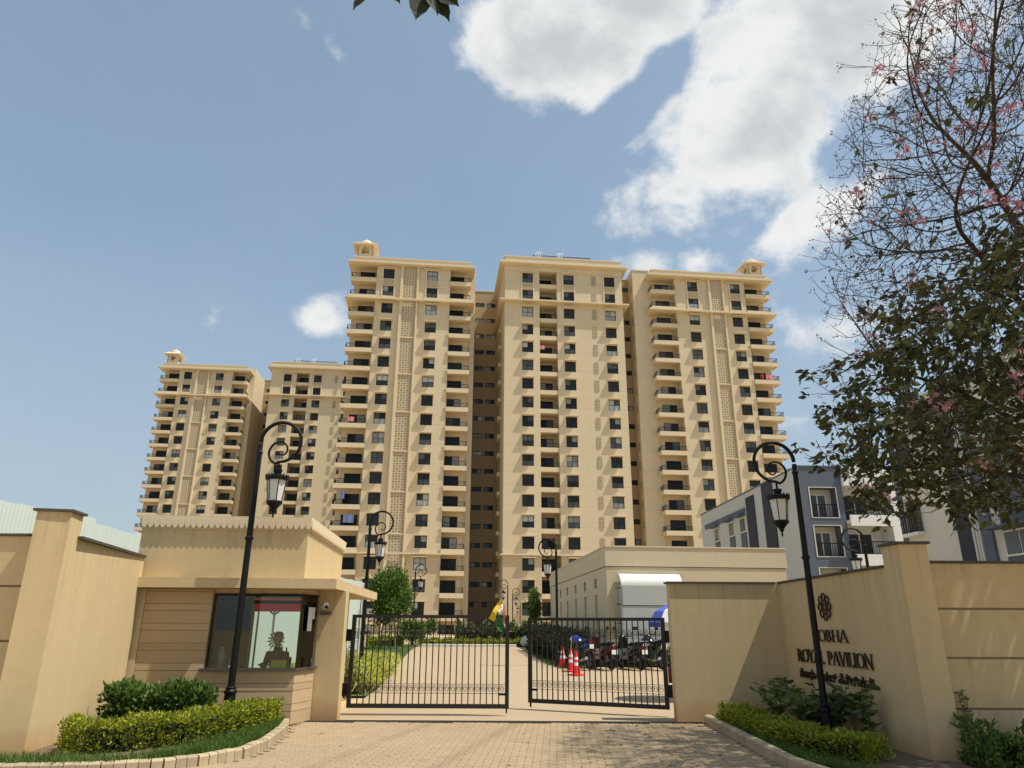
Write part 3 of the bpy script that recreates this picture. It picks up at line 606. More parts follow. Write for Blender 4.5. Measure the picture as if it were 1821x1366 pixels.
mb.build('eyes', 'ink', pg); MB().add([(-.012, -.112, 1.20), (.012, -.112, 1.20), (0, -.137, 1.205), (0, -.108, 1.245)], [(0, 2, 3), (2, 1, 3), (0, 1, 2)]).build('nose', 'skin', pg)
MB().box(-.025, .025, -.116, -.108, 1.167, 1.175).build('mouth', 'tail', pg); MB().box(-.092, -.08, -.04, -.01, 1.20, 1.25).box(.08, .092, -.04, -.01, 1.20, 1.25).build('ear', 'skin', pg)
for s_ in (-1, 1):
    hm = MB(); px = s_*.10
    hm.X = Matrix.Translation((0, -.02, -.11)); hm.cbox(px, -.37, .905, .07, .075, .022)
    for f_ in range(4): x_ = px-.027+f_*.018; q = (.05, .06, .055, .042)[f_]; hm.tube([(x_, -.405, .908), (x_, -.405-q*.55, .910), (x_, -.405-q, .897)], [.009, .008, .006], 5)
    hm.tube([(px-s_*.035, -.36, .905), (px-s_*.06, -.39, .903), (px-s_*.062, -.415, .899)], [.010, .009, .007], 5); hm.build('hand', 'skin', pg)
ch = thing('office_chair', 'dark chair the guard sits on inside the booth', 'chair', (-4.38, 14.3, .12)); MB().box(-.22, .22, -.22, .22, .36, .41).build('seat', 'ink', ch); MB().box(-.2, .2, .2, .24, .45, .9).build('backrest', 'ink', ch)
for sx in (-.18, .18):
    for sy in (-.18, .18): MB().box(sx-.015, sx+.015, sy-.015, sy+.015, -.07, .36).build('leg', 'ink', ch)

# ================================================================== LAMPS
def lamp_proto():
    r = thing('street_lamp', 'x', 'street lamp', group='black scroll lamps along the driveway')
    MB().lathe([(.135, 0), (.135, .03), (.115, .05), (.085, .48), (.10, .50), (.10, .53), (.075, .56), (.085, .58), (.06, .60)], 16).build('base', 'black_metal', r, smooth=False)
    MB().lathe([(.056, .60), (.052, 2.90), (.07, 2.91), (.07, 2.95), (.052, 2.97), (.046, 4.40), (.058, 4.41), (.058, 4.44), (.045, 4.46), (.04, 4.58)], 12).build('pole', 'black_metal', r)
    pts = []; rad = []
    for i in range(31): a = R(180-270*i/30); pts.append((.36+.36*math.cos(a), 0, 4.62+.36*math.sin(a))); rad.append(.036-.010*i/30)
    for i in range(1, 27): t = i/26; a = R(-90-400*t); q = .19*(1-t)**.8+.045; pts.append((.36-.0*t+q*math.cos(a)*(1-.1*t)+.02*t, 0, 4.45+.02*t+q*math.sin(a))); rad.append(.024-.010*t)
    MB().tube(pts, rad, 7).build('scroll_arm', 'black_metal', r, smooth=True)
    MB().lathe([(.02, 4.10), (.02, 4.27)], 8, (.36, 0, 0)).lathe([(.03, 4.03), (.07, 4.06), (.085, 4.12), (.06, 4.115), (.02, 4.14)], 8, (.36, 0, 0)).lathe([(.19, 3.93), (.20, 3.95), (.20, 3.985), (.12, 4.01), (.06, 4.05)], 12, (.36, 0, 0)).build('lantern_cap', 'black_metal', r)
    cr = MB()
    for i in range(18):
        a = 2*math.pi*i/18; cr.at((.36+.195*math.cos(a), .195*math.sin(a), 3.98), a+R(90)).prismY([(-.03, 0), (.03, 0), (.018, .035), (0, .05), (-.018, .035)], -.005, .005)
    cr.build('crown', 'black_metal', r)
    MB().lathe([(.118, 3.56), (.165, 3.93)], 6, (.36, 0, 0)).build('lantern_glass', 'lamp_glass', r)
    cg = MB()
    for i in range(6): a = 2*math.pi*i/6; cg.tube([(.36+.122*math.cos(a), .122*math.sin(a), 3.555), (.36+.17*math.cos(a), .17*math.sin(a), 3.935)], .009, 4)
    cg.build('cage', 'black_metal', r)
    MB().lathe([(.004, 3.28), (.014, 3.30), (.018, 3.33), (.012, 3.36), (.03, 3.38), (.05, 3.43), (.10, 3.49), (.135, 3.52), (.14, 3.56), (.12, 3.57)], 12, (.36, 0, 0)).build('finial', 'black_metal', r, smooth=False)
    return r
LP = lamp_proto(); firstlamp = True
def lamp(x, y, label, flip=False, sc=1.0, z=None, rz=0.0):
    global firstlamp
    o = LP if firstlamp else copy_tree(LP); firstlamp = False
    o['label'] = label; o.location = (x, y, gz(y) if z is None else z); o.rotation_euler = (0, 0, (math.pi if flip else 0)+rz); o.scale = (sc, sc, sc)
lamp(-4.53, 12.5, 'tall black scroll lamp in front of the guardhouse, rising from the left hedge', sc=1.012, z=.05)
lamp(-4.49, 22.9, 'black scroll lamp behind the guardhouse canopy, standing among yellow striped plants')
lamp(-6.25, 48, 'black scroll lamp right beside the round green tree on the lawn')
lamp(4.45, 11.0, 'tall black scroll lamp standing in front of the sign wall', True, .87, z=.05)
lamp(10.0, 20.5, 'black scroll lamp showing only its top above the sign wall beside the right pillar', True, .86, z=0)
lamp(1.78, 28.8, 'black scroll lamp at the left corner of the low beige building', True, .95)
lamp(-.25, 57, 'distant thin black lamp behind the flag on the gate', True, .92)
lamp(.15, 64, 'distant thin black lamp right of the flag, with its lantern hanging right', False, .86)
lamp(.92, 74, 'farthest and smallest thin black lamp, beside the narrow young tree', True, .72)

# ================================================================== TOWERS
WT = [59.55-3.213*k for k in range(19)]; WH = 1.85
PANE = [('pane_dark', 5), ('pane_mid', 3.2), ('pane_curtain', 2.6), ('pane_pale', 1.6)]
def rp(): return random.choices([p[0] for p in PANE], [p[1] for p in PANE])[0]
def win_meshes(wd, ht):
    f = MB(); t = .085
    f.box(0, wd, 0, .06, 0, t); f.box(0, wd, 0, .06, ht-t, ht); f.box(0, t, 0, .06, t, ht-t); f.box(wd-t, wd, 0, .06, t, ht-t)
    if ht > 1.2: f.box(t, wd-t, .005, .06, ht*.47, ht*.47+.06); f.box(wd/2-.03, wd/2+.03, .005, .06, ht*.47+.06, ht-t); f.box(wd*.5-.02, wd*.5+.02, .01, .06, t, ht*.47)
    else: f.box(wd/2-.03, wd/2+.03, .005, .06, t, ht-t)
    p = MB()
    if ht > 1.2:
        for i, (a, b, c, d) in enumerate(((t, wd/2-.03, ht*.47+.06, ht-t), (wd/2+.03, wd-t, ht*.47+.06, ht-t), (t, wd-t, t, ht*.47))):
            p.mi = i; p.quad((a, .04, c), (b, .04, c), (b, .04, d), (a, .04, d))
    else:
        for i, (a, b) in enumerate(((t, wd/2-.03), (wd/2+.03, wd-t))): p.mi = i; p.quad((a, .04, t), (b, .04, t), (b, .04, ht-t), (a, .04, ht-t))
    hd = MB(); hd.box(-.12, wd+.12, -.74, -.152, ht+.03, ht+.15)
    return f.mesh('window', 'frame_dark'), p.mesh('pane', ['pane_dark', 'pane_dark', 'pane_dark']), hd.mesh('hood', 'plaster_trim')
WM = win_meshes(1.86, WH); RM = win_meshes(1.68, .85); SM = win_meshes(.75, 1.1)
def add_win(root, meshes, loc, hood=False, rz=0.0):
    w_ = put('window', meshes[0], root, loc, rz); p_ = put('pane', meshes[1], w_)
    style = random.random(); a = rp()
    for i in range(min(3, len(p_.material_slots))):
        p_.material_slots[i].link = 'OBJECT'; m_ = a if random.random() < .45 else rp()
        if style < .36: m_ = 'pane_dark' if random.random() < .75 else 'pane_mid'
        p_.material_slots[i].material = MATS[m_]
    if hood: put('hood', meshes[2], w_)
def jali_mesh(wd, ht, nx_, nz_, fr_=.06):
    m_ = MB(); ops = []; px = (wd-2*fr_)/nx_; pz = (ht-2*fr_)/nz_
    for i in range(nx_):
        for j in range(nz_):
            ops.append((fr_+i*px+px*.2, fr_+i*px+px*.8, fr_+j*pz+pz*(.14 if (i+j) % 2 else .3), fr_+j*pz+pz*(.86 if (i+j) % 2 else .7)))
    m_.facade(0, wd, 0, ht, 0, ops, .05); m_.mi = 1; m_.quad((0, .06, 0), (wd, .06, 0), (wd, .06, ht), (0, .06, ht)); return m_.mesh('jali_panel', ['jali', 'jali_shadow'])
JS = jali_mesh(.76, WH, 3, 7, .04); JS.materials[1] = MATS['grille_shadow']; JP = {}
def rail_mesh(pts, hgt=.78):
    m_ = MB()
    for i in range(len(pts)-1):
        a = Vector((*pts[i], 0)); b = Vector((*pts[i+1], 0)); d = (b-a); n = max(1, int(d.length/.17)); L_ = d.length; rz = math.atan2(d.y, d.x)
        m_.at((a.x, a.y, 0), rz); m_.box(0, L_, -.03, .03, hgt-.06, hgt); m_.box(0, L_, -.02, .02, .06, .09)
        for k in range(n+1): m_.box(L_*k/n-.014, L_*k/n+.014, -.014, .014, 0.0, hgt-.06)
    return m_.mesh('railing', 'black_metal')
def door_mesh(wd, ht=2.05):
    f = MB(); t = .08; f.box(0, wd, 0, .05, ht-t, ht); f.box(0, t, 0, .05, 0, ht-t); f.box(wd-t, wd, 0, .05, 0, ht-t); f.box(wd/2-.04, wd/2+.04, 0, .05, 0, ht-t)
    f.mi = 1; f.quad((t, .03, 0), (wd/2-.04, .03, 0), (wd/2-.04, .03, ht-t), (t, .03, ht-t)); f.mi = 2; f.quad((wd/2+.04, .03, 0), (wd-t, .03, 0), (wd-t, .03, ht-t), (wd/2+.04, .03, ht-t))
    return f.mesh('door', ['frame_dark', 'pane_dark', 'pane_dark'])
DOORS = {}
def add_door(root, wd, loc):
    if wd not in DOORS: DOORS[wd] = door_mesh(wd)
    d_ = put('door', DOORS[wd], root, loc)
    for i in (1, 2): d_.material_slots[i].link = 'OBJECT'; d_.material_slots[i].material = MATS[random.choices(['door_dark', 'pane_dark', 'pane_mid', 'pane_curtain'], [6, 2.5, 1.2, .9])[0]]
BALC = {}
def wing(root, cols, y0, balA, balB, jx, wins, xl, xr, outer_left, rowcount=19):
    """cols measured along the facade. balA/balB balconies, jx jali strip"""
    ZT = 60.0; D = 17.0
    core = MB(); core.mi = 0
    core.box(xl+.01, xr-.01, y0+1.75, y0+D, .3, ZT)
    ops = []
    for wx in wins:
        for z in WT[:rowcount]: ops.append((wx, wx+1.86, z-WH, z))
    ia, ib = balA[1], balB[0]
    core.facade(ia, ib, 11.9, ZT, y0, [o for o in ops if o[2] > 11.9], .16)
    core.quad((ia, y0, 11.9), (ia, y0, ZT), (ia, y0+1.75, ZT), (ia, y0+1.75, 11.9)); core.quad((ib, y0, 11.9), (ib, y0+1.75, 11.9), (ib, y0+1.75, ZT), (ib, y0, ZT))
    core.build('wall', 'plaster_tower', root)
    bs = MB(); bs.facade(ia, ib, .3, 11.9, y0, [o for o in ops if o[2] < 11.9], .16)
    bs.quad((ia, y0, .3), (ia, y0, 11.9), (ia, y0+1.75, 11.9), (ia, y0+1.75, .3)); bs.quad((ib, y0, .3), (ib, y0+1.75, .3), (ib, y0+1.75, 11.9), (ib, y0, 11.9)); bs.build('base_wall', 'plaster_base', root)
    for wx in wins:
        for k, z in enumerate(WT[:rowcount]): add_win(root, WM, (wx, y0+.15, z-WH), hood=k >= 2)
        sr = MB(); a, b = wx-.22, wx+1.86+.22; zt, zb = WT[0]+.15, WT[1]-WH-.15
        sr.box(a, wx, y0-.12, y0, zb, zt); sr.box(wx+1.86, b, y0-.12, y0, zb, zt); sr.box(a-.12, b+.12, y0-.16, y0, zb-.2, zb); sr.box(a-.35, b+.35, y0-.4, y0, zt, zt+.14); sr.box(wx, wx+1.86, y0-.06, y0, WT[1]+.12, WT[0]-WH-.12)
        sr.build('window_surround', 'plaster_trim', root)
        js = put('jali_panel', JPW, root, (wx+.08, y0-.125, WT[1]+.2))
    # jali strip with ribs
    ja, jb = jx
    rb = MB(); rb.box(ja-.42, ja, y0-.45, y0, 9.0, ZT-.02); rb.box(jb, jb+.3, y0-.45, y0, 9.0, ZT-.02); rb.box(ja-.42, ja, y0-.45, y0, .3, 8.98); rb.box(jb, jb+.3, y0-.45, y0, .3, 8.98); rb.build('rib', 'plaster_trim', root)
    key = round(jb-ja, 2)
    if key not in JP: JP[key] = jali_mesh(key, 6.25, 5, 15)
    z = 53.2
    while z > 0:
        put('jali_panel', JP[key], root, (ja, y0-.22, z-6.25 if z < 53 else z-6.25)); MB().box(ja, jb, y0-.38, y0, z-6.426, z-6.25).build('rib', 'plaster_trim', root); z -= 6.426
    put('jali_panel', JP[key], root, (ja, y0-.22, 53.75)).scale = (1, 1, .985)
    # corner balconies
    for (a, b), left_open in ((balA, True), (balB, False)):
        out = a if left_open else b
        ext = -.35 if left_open else .35
        for k, z in enumerate(WT[:rowcount]):
            zb = z-WH-.10; lab = 'bal%.2f%s' % (b-a, left_open)
            if lab not in BALC:
                s_ = MB(); w_ = b-a; x0, x1 = (-.35, w_) if left_open else (0, w_+.35)
                s_.box(x0, x1, -.32, -.12, -.72, .0); ex = x0 if left_open else x1-.2; s_.box(ex, ex+.2, -.12, 1.74, -.72, .0)
                ix0, ix1 = (x0+.2, x1) if left_open else (x0, x1-.2); s_.box(ix0, ix1, -.12, 1.74, -.60, -.12)
                ro = x0+.1 if left_open else x1-.1; ri = x1-.02 if left_open else .02
                BALC[lab] = (s_.mesh('balcony', 'plaster_trim'), rail_mesh([(ri, -.22), (ro, -.22), (ro, 1.70)] if not left_open else [(ro, 1.70), (ro, -.22), (ri, -.22)]))
            o_ = put('balcony', BALC[lab][0], root, (a, y0, zb)); put('railing', BALC[lab][1], o_)
            add_door(o_, 2.5 if b-a > 3.5 else 2.3, ((b-a-2.5)/2+(.25 if left_open else -.25), 1.68, -.12))
    cn = MB(); cn.box(xl-.95, xr+.95, y0-.95, y0+D+.6, 60.15, 60.5); cn.box(xl-.75, xr+.75, y0-.75, y0+D+.4, 60.0, 60.15); cn.build('cornice', 'plaster_trim', root)
    MB().box(xl-.02, xr+.02, y0-.05, y0+D, 60.5, 61.45).build('parapet', 'plaster_trim', root); MB().box(xl-.12, xr+.12, y0-.15, y0+D+.1, 61.45, 61.6).build('coping', 'plaster_trim', root)
    bn = MB(); bn.box(xl-.95, ja-.43, y0-.95, y0+D, 53.45, 53.72); bn.box(jb+.31, xr+.95, y0-.95, y0+D, 53.45, 53.72); bn.box(ja-.43, jb+.31, y0-.95, y0-.46, 53.452, 53.718); bn.build('band', 'plaster_trim', root)
    bn = MB(); bn.box(xl-.35, ja-.43, y0-.55, y0+D, 11.75, 11.98); bn.box(jb+.31, xr+.4, y0-.55, y0+D, 11.75, 11.98); bn.box(ja-.43, jb+.31, y0-.62, y0-.46, 11.752, 11.978); bn.build('band', 'plaster_trim', root)
JPW = jali_mesh(1.70, 1.0, 5, 3, .03)
def kiosk(root, x, y, z):
    k = MB(); s = 1.25
    for i in range(4):
        k.at((x, y, z), i*R(90)); k.box(-s, s, -s, -s+.18, 0, .9)
        arch = [(-.62, 1.5)]+[(.62*math.cos(R(180-180*j/8)), 1.7+.62*math.sin(R(180-180*j/8))) for j in range(9)]+[(.62, 1.5)]
        k.box(-s, -.62, -s, -s+.18, .9, 2.6); k.box(.62, s, -s, -s+.18, .9, 2.6)
        for j in range(9):
            (xa, za), (xb, zb2) = arch[j], arch[j+1]
            if j < 9 and xb > xa: k.prismY([(xa, za), (xb, zb2), (xb, 2.6), (xa, 2.6)], -s, -s+.18)
    k.X = Matrix.Identity(4); o = k.build('rooftop_kiosk', 'plaster_trim', root)
    r_ = MB(); a, b = s+.85, s-.1
    r_.at((x, y, z)); r_.add([(-a, -a, 2.55), (a, -a, 2.55), (a, a, 2.55), (-a, a, 2.55), (-b, -b, 3.15), (b, -b, 3.15), (b, b, 3.15), (-b, b, 3.15), (-a, -a, 2.45), (a, -a, 2.45), (a, a, 2.45), (-a, a, 2.45)],
        [(0, 1, 5, 4), (1, 2, 6, 5), (2, 3, 7, 6), (3, 0, 4, 7), (4, 5, 6, 7), (11, 10, 9, 8), (8, 9, 1, 0), (9, 10, 2, 1), (10, 11, 3, 2), (11, 8, 0, 3)]); r_.build('eave', 'plaster_trim', o)
    MB().at((x, y, z+3.15)).lathe([(1.12, 0), (1.10, .2), (.95, .5), (.65, .78), (.3, .92), (.06, .98), (.05, 1.25), (.01, 1.4)], 18).build('dome', 'plaster_trim', o, smooth=True)
    bx = MB().at((x, y, z)).box(-.5, .5, -.5, .5, 0, 1.2); bx.build('tank', 'plaster_tower', o)
def centre(root):
    ops = []; wins = (2.98, 10.13, 17.34); slot = (5.95, 9.0)
    for wx in wins:
        for z in WT: ops.append((wx, wx+1.86, z-WH, z))
    for z in WT: ops.append((slot[0], slot[1], z-WH-.1, z+.5))
    m_ = MB(); m_.facade(0, 20.5, 11.9, 60, 0, [o for o in ops if o[2] > 11.5 and o[0] != slot[0]]+[(slot[0], slot[1], 12.7, 59.98)], .16)
    D = 17.5
    m_.quad((0, 0, 11.9), (0, 0, 60), (0, D, 60), (0, D, 11.9)); m_.quad((20.5, 0, 11.9), (20.5, D, 11.9), (20.5, D, 60), (20.5, 0, 60)); m_.quad((0, D, .3), (0, D, 60), (20.5, D, 60), (20.5, D, .3))
    m_.quad((slot[0], .16, 11.9), (slot[0], .16, 59.98), (slot[0], 2.7, 59.98), (slot[0], 2.7, 11.9)); m_.quad((slot[1], .16, 11.9), (slot[1], 2.7, 11.9), (slot[1], 2.7, 59.98), (slot[1], .16, 59.98)); m_.quad((slot[0], 2.7, .3), (slot[1], 2.7, .3), (slot[1], 2.7, 59.98), (slot[0], 2.7, 59.98))
    m_.build('wall', 'plaster_tower', root)
    m_ = MB(); m_.facade(0, 20.5, .3, 11.9, 0, [o for o in ops if o[2] < 11.5 and o[0] != slot[0]]+[(slot[0], slot[1], .3, 11.9)], .16)
    m_.quad((0, 0, .3), (0, 0, 11.9), (0, D, 11.9), (0, D, .3)); m_.quad((20.5, 0, .3), (20.5, D, .3), (20.5, D, 11.9), (20.5, 0, 11.9)); m_.quad((slot[0], .16, .3), (slot[0], .16, 11.9), (slot[0], 2.7, 11.9), (slot[0], 2.7, .3)); m_.quad((slot[1], .16, .3), (slot[1], 2.7, .3), (slot[1], 2.7, 11.9), (slot[1], .16, 11.9)); m_.build('base_wall', 'plaster_base', root)
    sb = MB().box(0, 3.05, .12, 2.69, -.72, 0).mesh('balcony', 'plaster_trim'); rm = rail_mesh([(0.02, .22), (3.03, .22)])
    for k, z in enumerate(WT):
        for wx in wins: add_win(root, WM, (wx, .15, z-WH), hood=k >= 2)
        o_ = put('balcony', sb, root, (slot[0], 0, z-WH-.1)); put('railing', rm, o_); add_door(o_, 2.3, (.2, 2.64, 0))
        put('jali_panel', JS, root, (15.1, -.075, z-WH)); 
        if k % 1 == 0: MB().box(-.5, 0, 6.0, 8.5, z-WH-.5, z-WH+.1).build('ledge', 'plaster_tower', root)
    for wx in wins:
        sr = MB(); a, b = wx-.22, wx+1.86+.22; zt, zb = WT[0]+.15, WT[1]-WH-.15
        sr.box(a, wx, -.12, 0, zb, zt); sr.box(wx+1.86, b, -.12, 0, zb, zt); sr.box(a-.12, b+.12, -.16, 0, zb-.2, zb); sr.box(a-.35, b+.35, -.4, 0, zt, zt+.14); sr.box(wx, wx+1.86, -.06, 0, WT[1]+.12, WT[0]-WH-.12)
        sr.build('window_surround', 'plaster_trim', root); put('jali_panel', JPW, root, (wx+.08, -.125, WT[1]+.2))
    cn = MB(); cn.box(-.95, 21.45, -.95, D+.6, 61.0, 61.4); cn.box(-.75, 21.25, -.75, D+.4, 60.85, 61.0); cn.box(-.1, 20.6, -.1, D, 60, 60.85); cn.build('cornice', 'plaster_trim', root)
    MB().box(-.02, 20.52, -.05, D, 61.4, 62.55).build('parapet', 'plaster_trim', root); MB().box(-.12, 20.62, -.15, D+.1, 62.55, 62.7).build('coping', 'plaster_trim', root)
    MB().box(-.9, 21.45, -.9, D, 53.95, 54.2).build('band', 'plaster_trim', root); bn = MB(); bn.box(-.35, 5.95, -.35, D, 11.75, 11.98); bn.box(9.0, 20.9, -.35, D, 11.75, 11.98); bn.box(5.95, 9.0, -.35, -.02, 11.752, 11.978); bn.build('band', 'plaster_trim', root)
    rr = MB()
    for i in range(60): rr.box(5+i*.17, 5.05+i*.17, .5, .55, 62.7, 63.35)
    rr.box(4.9, 15.3, .48, .57, 63.3, 63.4); rr.build('roof_railing', 'coping', root)
    for x in (5.4, 5.8, 6.2, 9.2, 9.6, 10.0): MB().tube([(x, .3, 62.7), (x, .3, 63.75), (x+.12, .3, 63.9), (x+.3, .3, 63.8)], .07, 6).build('vent_pipe', 'cone_white', root)
def recess(root, x0, x1, y, ztop, wx, ww):
    ops = []
    for k in range(19):
        z = 60.0-3.213*k
        for x in wx: ops.append((x, x+ww, z-.85, z))
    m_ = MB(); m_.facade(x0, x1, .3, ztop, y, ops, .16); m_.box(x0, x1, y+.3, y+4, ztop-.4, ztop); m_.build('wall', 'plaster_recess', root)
    MB().box(x0, x1, y-.1, y+4, ztop, ztop+.2).build('coping', 'plaster_trim', root)
    for k in range(19):
        z = 60.0-3.213*k
        for x in wx: add_win(root, RM, (x, y+.14, z-.85))
TR = R(6.0)
def tower(label, loc, right):
    root = thing('apartment_tower', label, 'apartment tower', loc, TR, 'beige high rise apartment blocks')
    centre(root)
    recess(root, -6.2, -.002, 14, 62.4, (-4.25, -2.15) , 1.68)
    wing(root, None, 1.2, (-25.8, -21.85), (-9.35, -6.1), (-17.35, -15.0), (-20.75, -13.35), -25.8, -6.1, True)
    fn = MB(); fn.box(-6.098, -4.9, 4.0, 16, .3, 62.0); fn.build('fin_wall', 'plaster_tower', root)
    kiosk(root, -24.2, 3.0, 61.6)
    if right:
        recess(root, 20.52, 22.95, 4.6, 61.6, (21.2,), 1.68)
        wing(root, None, 0.0, (26.0, 30.0), (42.85, 47.0), (36.4, 38.5), (32.3, 40.1), 26.0, 47.0, False)
        fn = MB(); fn.box(22.95, 25.998, 1.6, 16, .3, 62.0); fn.box(22.85, 26.0, 1.5, 16.1, 62.0, 62.15); fn.build('fin_wall', 'plaster_tower', root)
        for k in range(19): add_win(root, SM, (22.94, 3.2, WT[k]-1.25), rz=R(-90))
        kiosk(root, 45.5, 1.8, 61.6)
    return root
tower('large nearer beige apartment tower in the middle, three wings of dark windows', (-1.28, 110, 0), True)
tower('smaller looking farther beige apartment tower at the left, behind the guardhouse', (-58.5, 163.1, 0), False)
# laundry on balconies (local positions in the main tower)
Tm = Matrix.Translation((-1.28, 110, 0)) @ Matrix.Rotation(TR, 4, 'Z')
for u, y, z, wd, hh, m_, lb in ((-24.2, .85, WT[8]-1.7, 1.0, .75, 'pink_cloth', 'pink cloth drying on an upper left balcony of the big tower'), (-24.6, .85, WT[12]-1.1, .7, 1.3, 'stripe_cloth', 'blue garment hanging high on a left balcony of the big tower'),
        (-23.4, .85, WT[13]-1.5, 1.6, 1.2, 'stripe_cloth', 'blue striped towel hanging on a left balcony below the blue garment'), (44.2, -.32, WT[5]-1.75, .6, .8, 'red_cloth', 'red cloth on the rail of a far right balcony'), (45.6, -.32, WT[5]-1.75, 1.5, .7, 'pink_cloth', 'pale pink sheets over the rail of a far right balcony'),
        (-22.9, .85, WT[17]-1.5, .9, 1.0, 'red_cloth', 'dark red cloth hanging on a low left balcony by the guardhouse'), (6.4, .1, WT[4]-1.2, .8, .7, 'pink_cloth', 'pink cloth hanging in a slot balcony of the middle wing')):
    o = thing('laundry', lb, 'laundry', Tm @ Vector((u, y, z)), TR, 'laundry drying on the balconies')
    c_ = MB(); n = 6
    for i in range(n):
        xa, xb = -wd/2+wd*i/n, -wd/2+wd*(i+1)/n; ya, yb = .04*math.sin(i*1.7), .04*math.sin((i+1)*1.7); c_.add([(xa, ya, 0), (xb, yb, 0), (xb, yb, hh), (xa, ya, hh), (xa, ya+.02, 0), (xb, yb+.02, 0), (xb, yb+.02, hh), (xa, ya+.02, hh)], [(0, 1, 2, 3), (7, 6, 5, 4), (3, 2, 6, 7), (1, 0, 4, 5)])
    c_.build('cloth', m_, o)

# ================================================================== CLUBHOUSE
cb = thing('clubhouse', 'low flat roofed beige building with slit openings right of the driveway', 'building', (4.03, 31.0, .1), R(5))
mb = MB()
ys_ = [2.1, 4.7, 7.3, 10.0, 12.4]
ops = [(-17.5+17.5-0, 0, 0, 0)][:0]
# left face built in its own frame: u runs from far (-17) to near (0)
mb.at(rz=R(-90)); mb.at((0, 0, 0), R(-90))
lops = [(-y-.55, -y, 3.12, 3.55) for y in ys_]+[(-y-.5, -y+.05, .2, 2.85) for y in ys_]
mb.facade(-17.0, 0, 0, 3.90, 0, lops, .25)
mb.X = Matrix.Identity(4)
mb.facade(0, 7.9, 0, 3.90, 0, [], .2); mb.box(0.26, 7.9, .26, 17.0, 0, 3.9)
mb.build('wall', 'plaster', cb)
MB().box(-.03, 7.95, -.03, 17.05, 3.93, 4.72).build('parapet', 'plaster', cb); MB().box(.01, 7.9, .01, 17, 3.89, 3.935).build('groove', 'coping', cb); MB().box(-.06, 7.98, -.06, 17.08, 4.722, 4.78).build('coping', 'plaster_trim', cb)
for y in ys_:
    v = MB()
    for i in range(4): v.box(.10, .13, y+.02, y+.53, 3.15+i*.1, 3.20+i*.1)
    v.build('vent_window', 'coping', cb); MB().box(.2, .22, y, y+.55, 3.12, 3.55).build('vent_back', 'interior', cb)
mb = MB(); mb.box(-.18, 0, 8, 17, 2.2, 2.3) if False else mb.box(-.55, -.001, 14.2, 16.4, 1.95, 2.08); mb.build('porch_slab', 'plaster_trim', cb)
ac = thing('metal_hood', 'grey curved sheet metal hood on the front of the low beige building', 'hood', (4.03+.47, 31.0, .1), R(5))
prof = [(-.02, 3.62)]+[(-.02-.5*math.sin(R(90*i/8)), 3.12+.5*math.cos(R(90*i/8))) for i in range(1, 9)]
mb = MB()
for i in range(8): (a, b), (c, d) = prof[i], prof[i+1]; mb.quad((0, a, b), (0, c, d), (2.6, c, d), (2.6, a, b))
mb.build('hood_top', 'sheet_white', ac)
for z0, z1 in ((2.34, 3.12), (1.2, 2.31), (.75, 1.17)): MB().box(0.05, 2.55, -.52+(.0 if z0 > 2 else .02), -.47, z0, z1).build('sheet_panel', 'sheet_grey', ac)
MB().box(0, .04, -.50, 0, .75, 3.14).box(2.56, 2.6, -.50, 0, .75, 3.14).build('side_frame', 'sheet_grey', ac)
for z in (3.0, 2.35, 1.6): MB().box(-.22, -.01, -.45, -.40, z, z+.04).build('bracket', 'coping', ac)

# ================================================================== GREY APARTMENTS
ga = thing('grey_apartments', 'low grey and slate apartment block with railed balconies behind the right lamp', 'apartment block', (19.62, 48, 0), R(2.2))
mb = MB(); mb.box(0, 2.9, .9, 22.8, 0, 12.05)     # body behind the front bays
mb.box(-.0, .001, 0, .9, 0, 12.05); mb.build('wall', 'greywall', ga)
f = MB(); ops = [(.62, 2.42, 8.62, 10.62), (.62, 2.42, 6.06, 8.06), (.62, 2.42, 3.3, 5.3)]; f.facade(.002, 2.9, 0, 12.05, 0, ops, .88); f.build('front_wall', 'slate', ga)
MB().box(-.05, 3.0, -.05, 22.9, 12.052, 12.15).build('coping', 'slate', ga)
for z0, z1 in ((8.62, 10.62), (6.06, 8.06), (3.3, 5.3)):
    o = MB().box(.55, .62, -.03, .02, z0-.05, z1+.05).box(2.42, 2.49, -.03, .02, z0-.05, z1+.05).box(.62, 2.42, -.03, .02, z1, z1+.05).box(.62, 2.42, -.03, .02, z0-.05, z0).build('bay_frame', 'warmwhite', ga)
    put('railing', rail_mesh([(.64, .02), (2.40, .02)], .88), o, (0, 0, z0))
    MB().box(.62, 2.42, .80, .86, z0, z1).build('recess_wall', 'warmwhite', o)
    d = MB().box(.75, .82, .74, .79, z0, z0+1.6).box(1.38, 1.46, .74, .79, z0, z0+1.6).box(1.98, 2.05, .74, .79, z0, z0+1.6).box(.75, 2.05, .74, .79, z0+1.6, z0+1.67); d.mi = 1; d.quad((.82, .77, z0), (1.38, .77, z0), (1.38, .77, z0+1.6), (.82, .77, z0+1.6)); d.quad((1.46, .77, z0), (1.98, .77, z0), (1.98, .77, z0+1.6), (1.46, .77, z0+1.6)); d.build('door', ['upvc', 'pane_mid'], o)
mb = MB(); mb.box(2.9, 7.2, 1.3, 20, 0, 12.0); mb.box(2.9, 5.9, -.3, 1.3, 10.75, 12.0); mb.box(5.9, 7.2, -.2, 1.3, 0, 12); mb.build('wall', 'whitewall', ga)
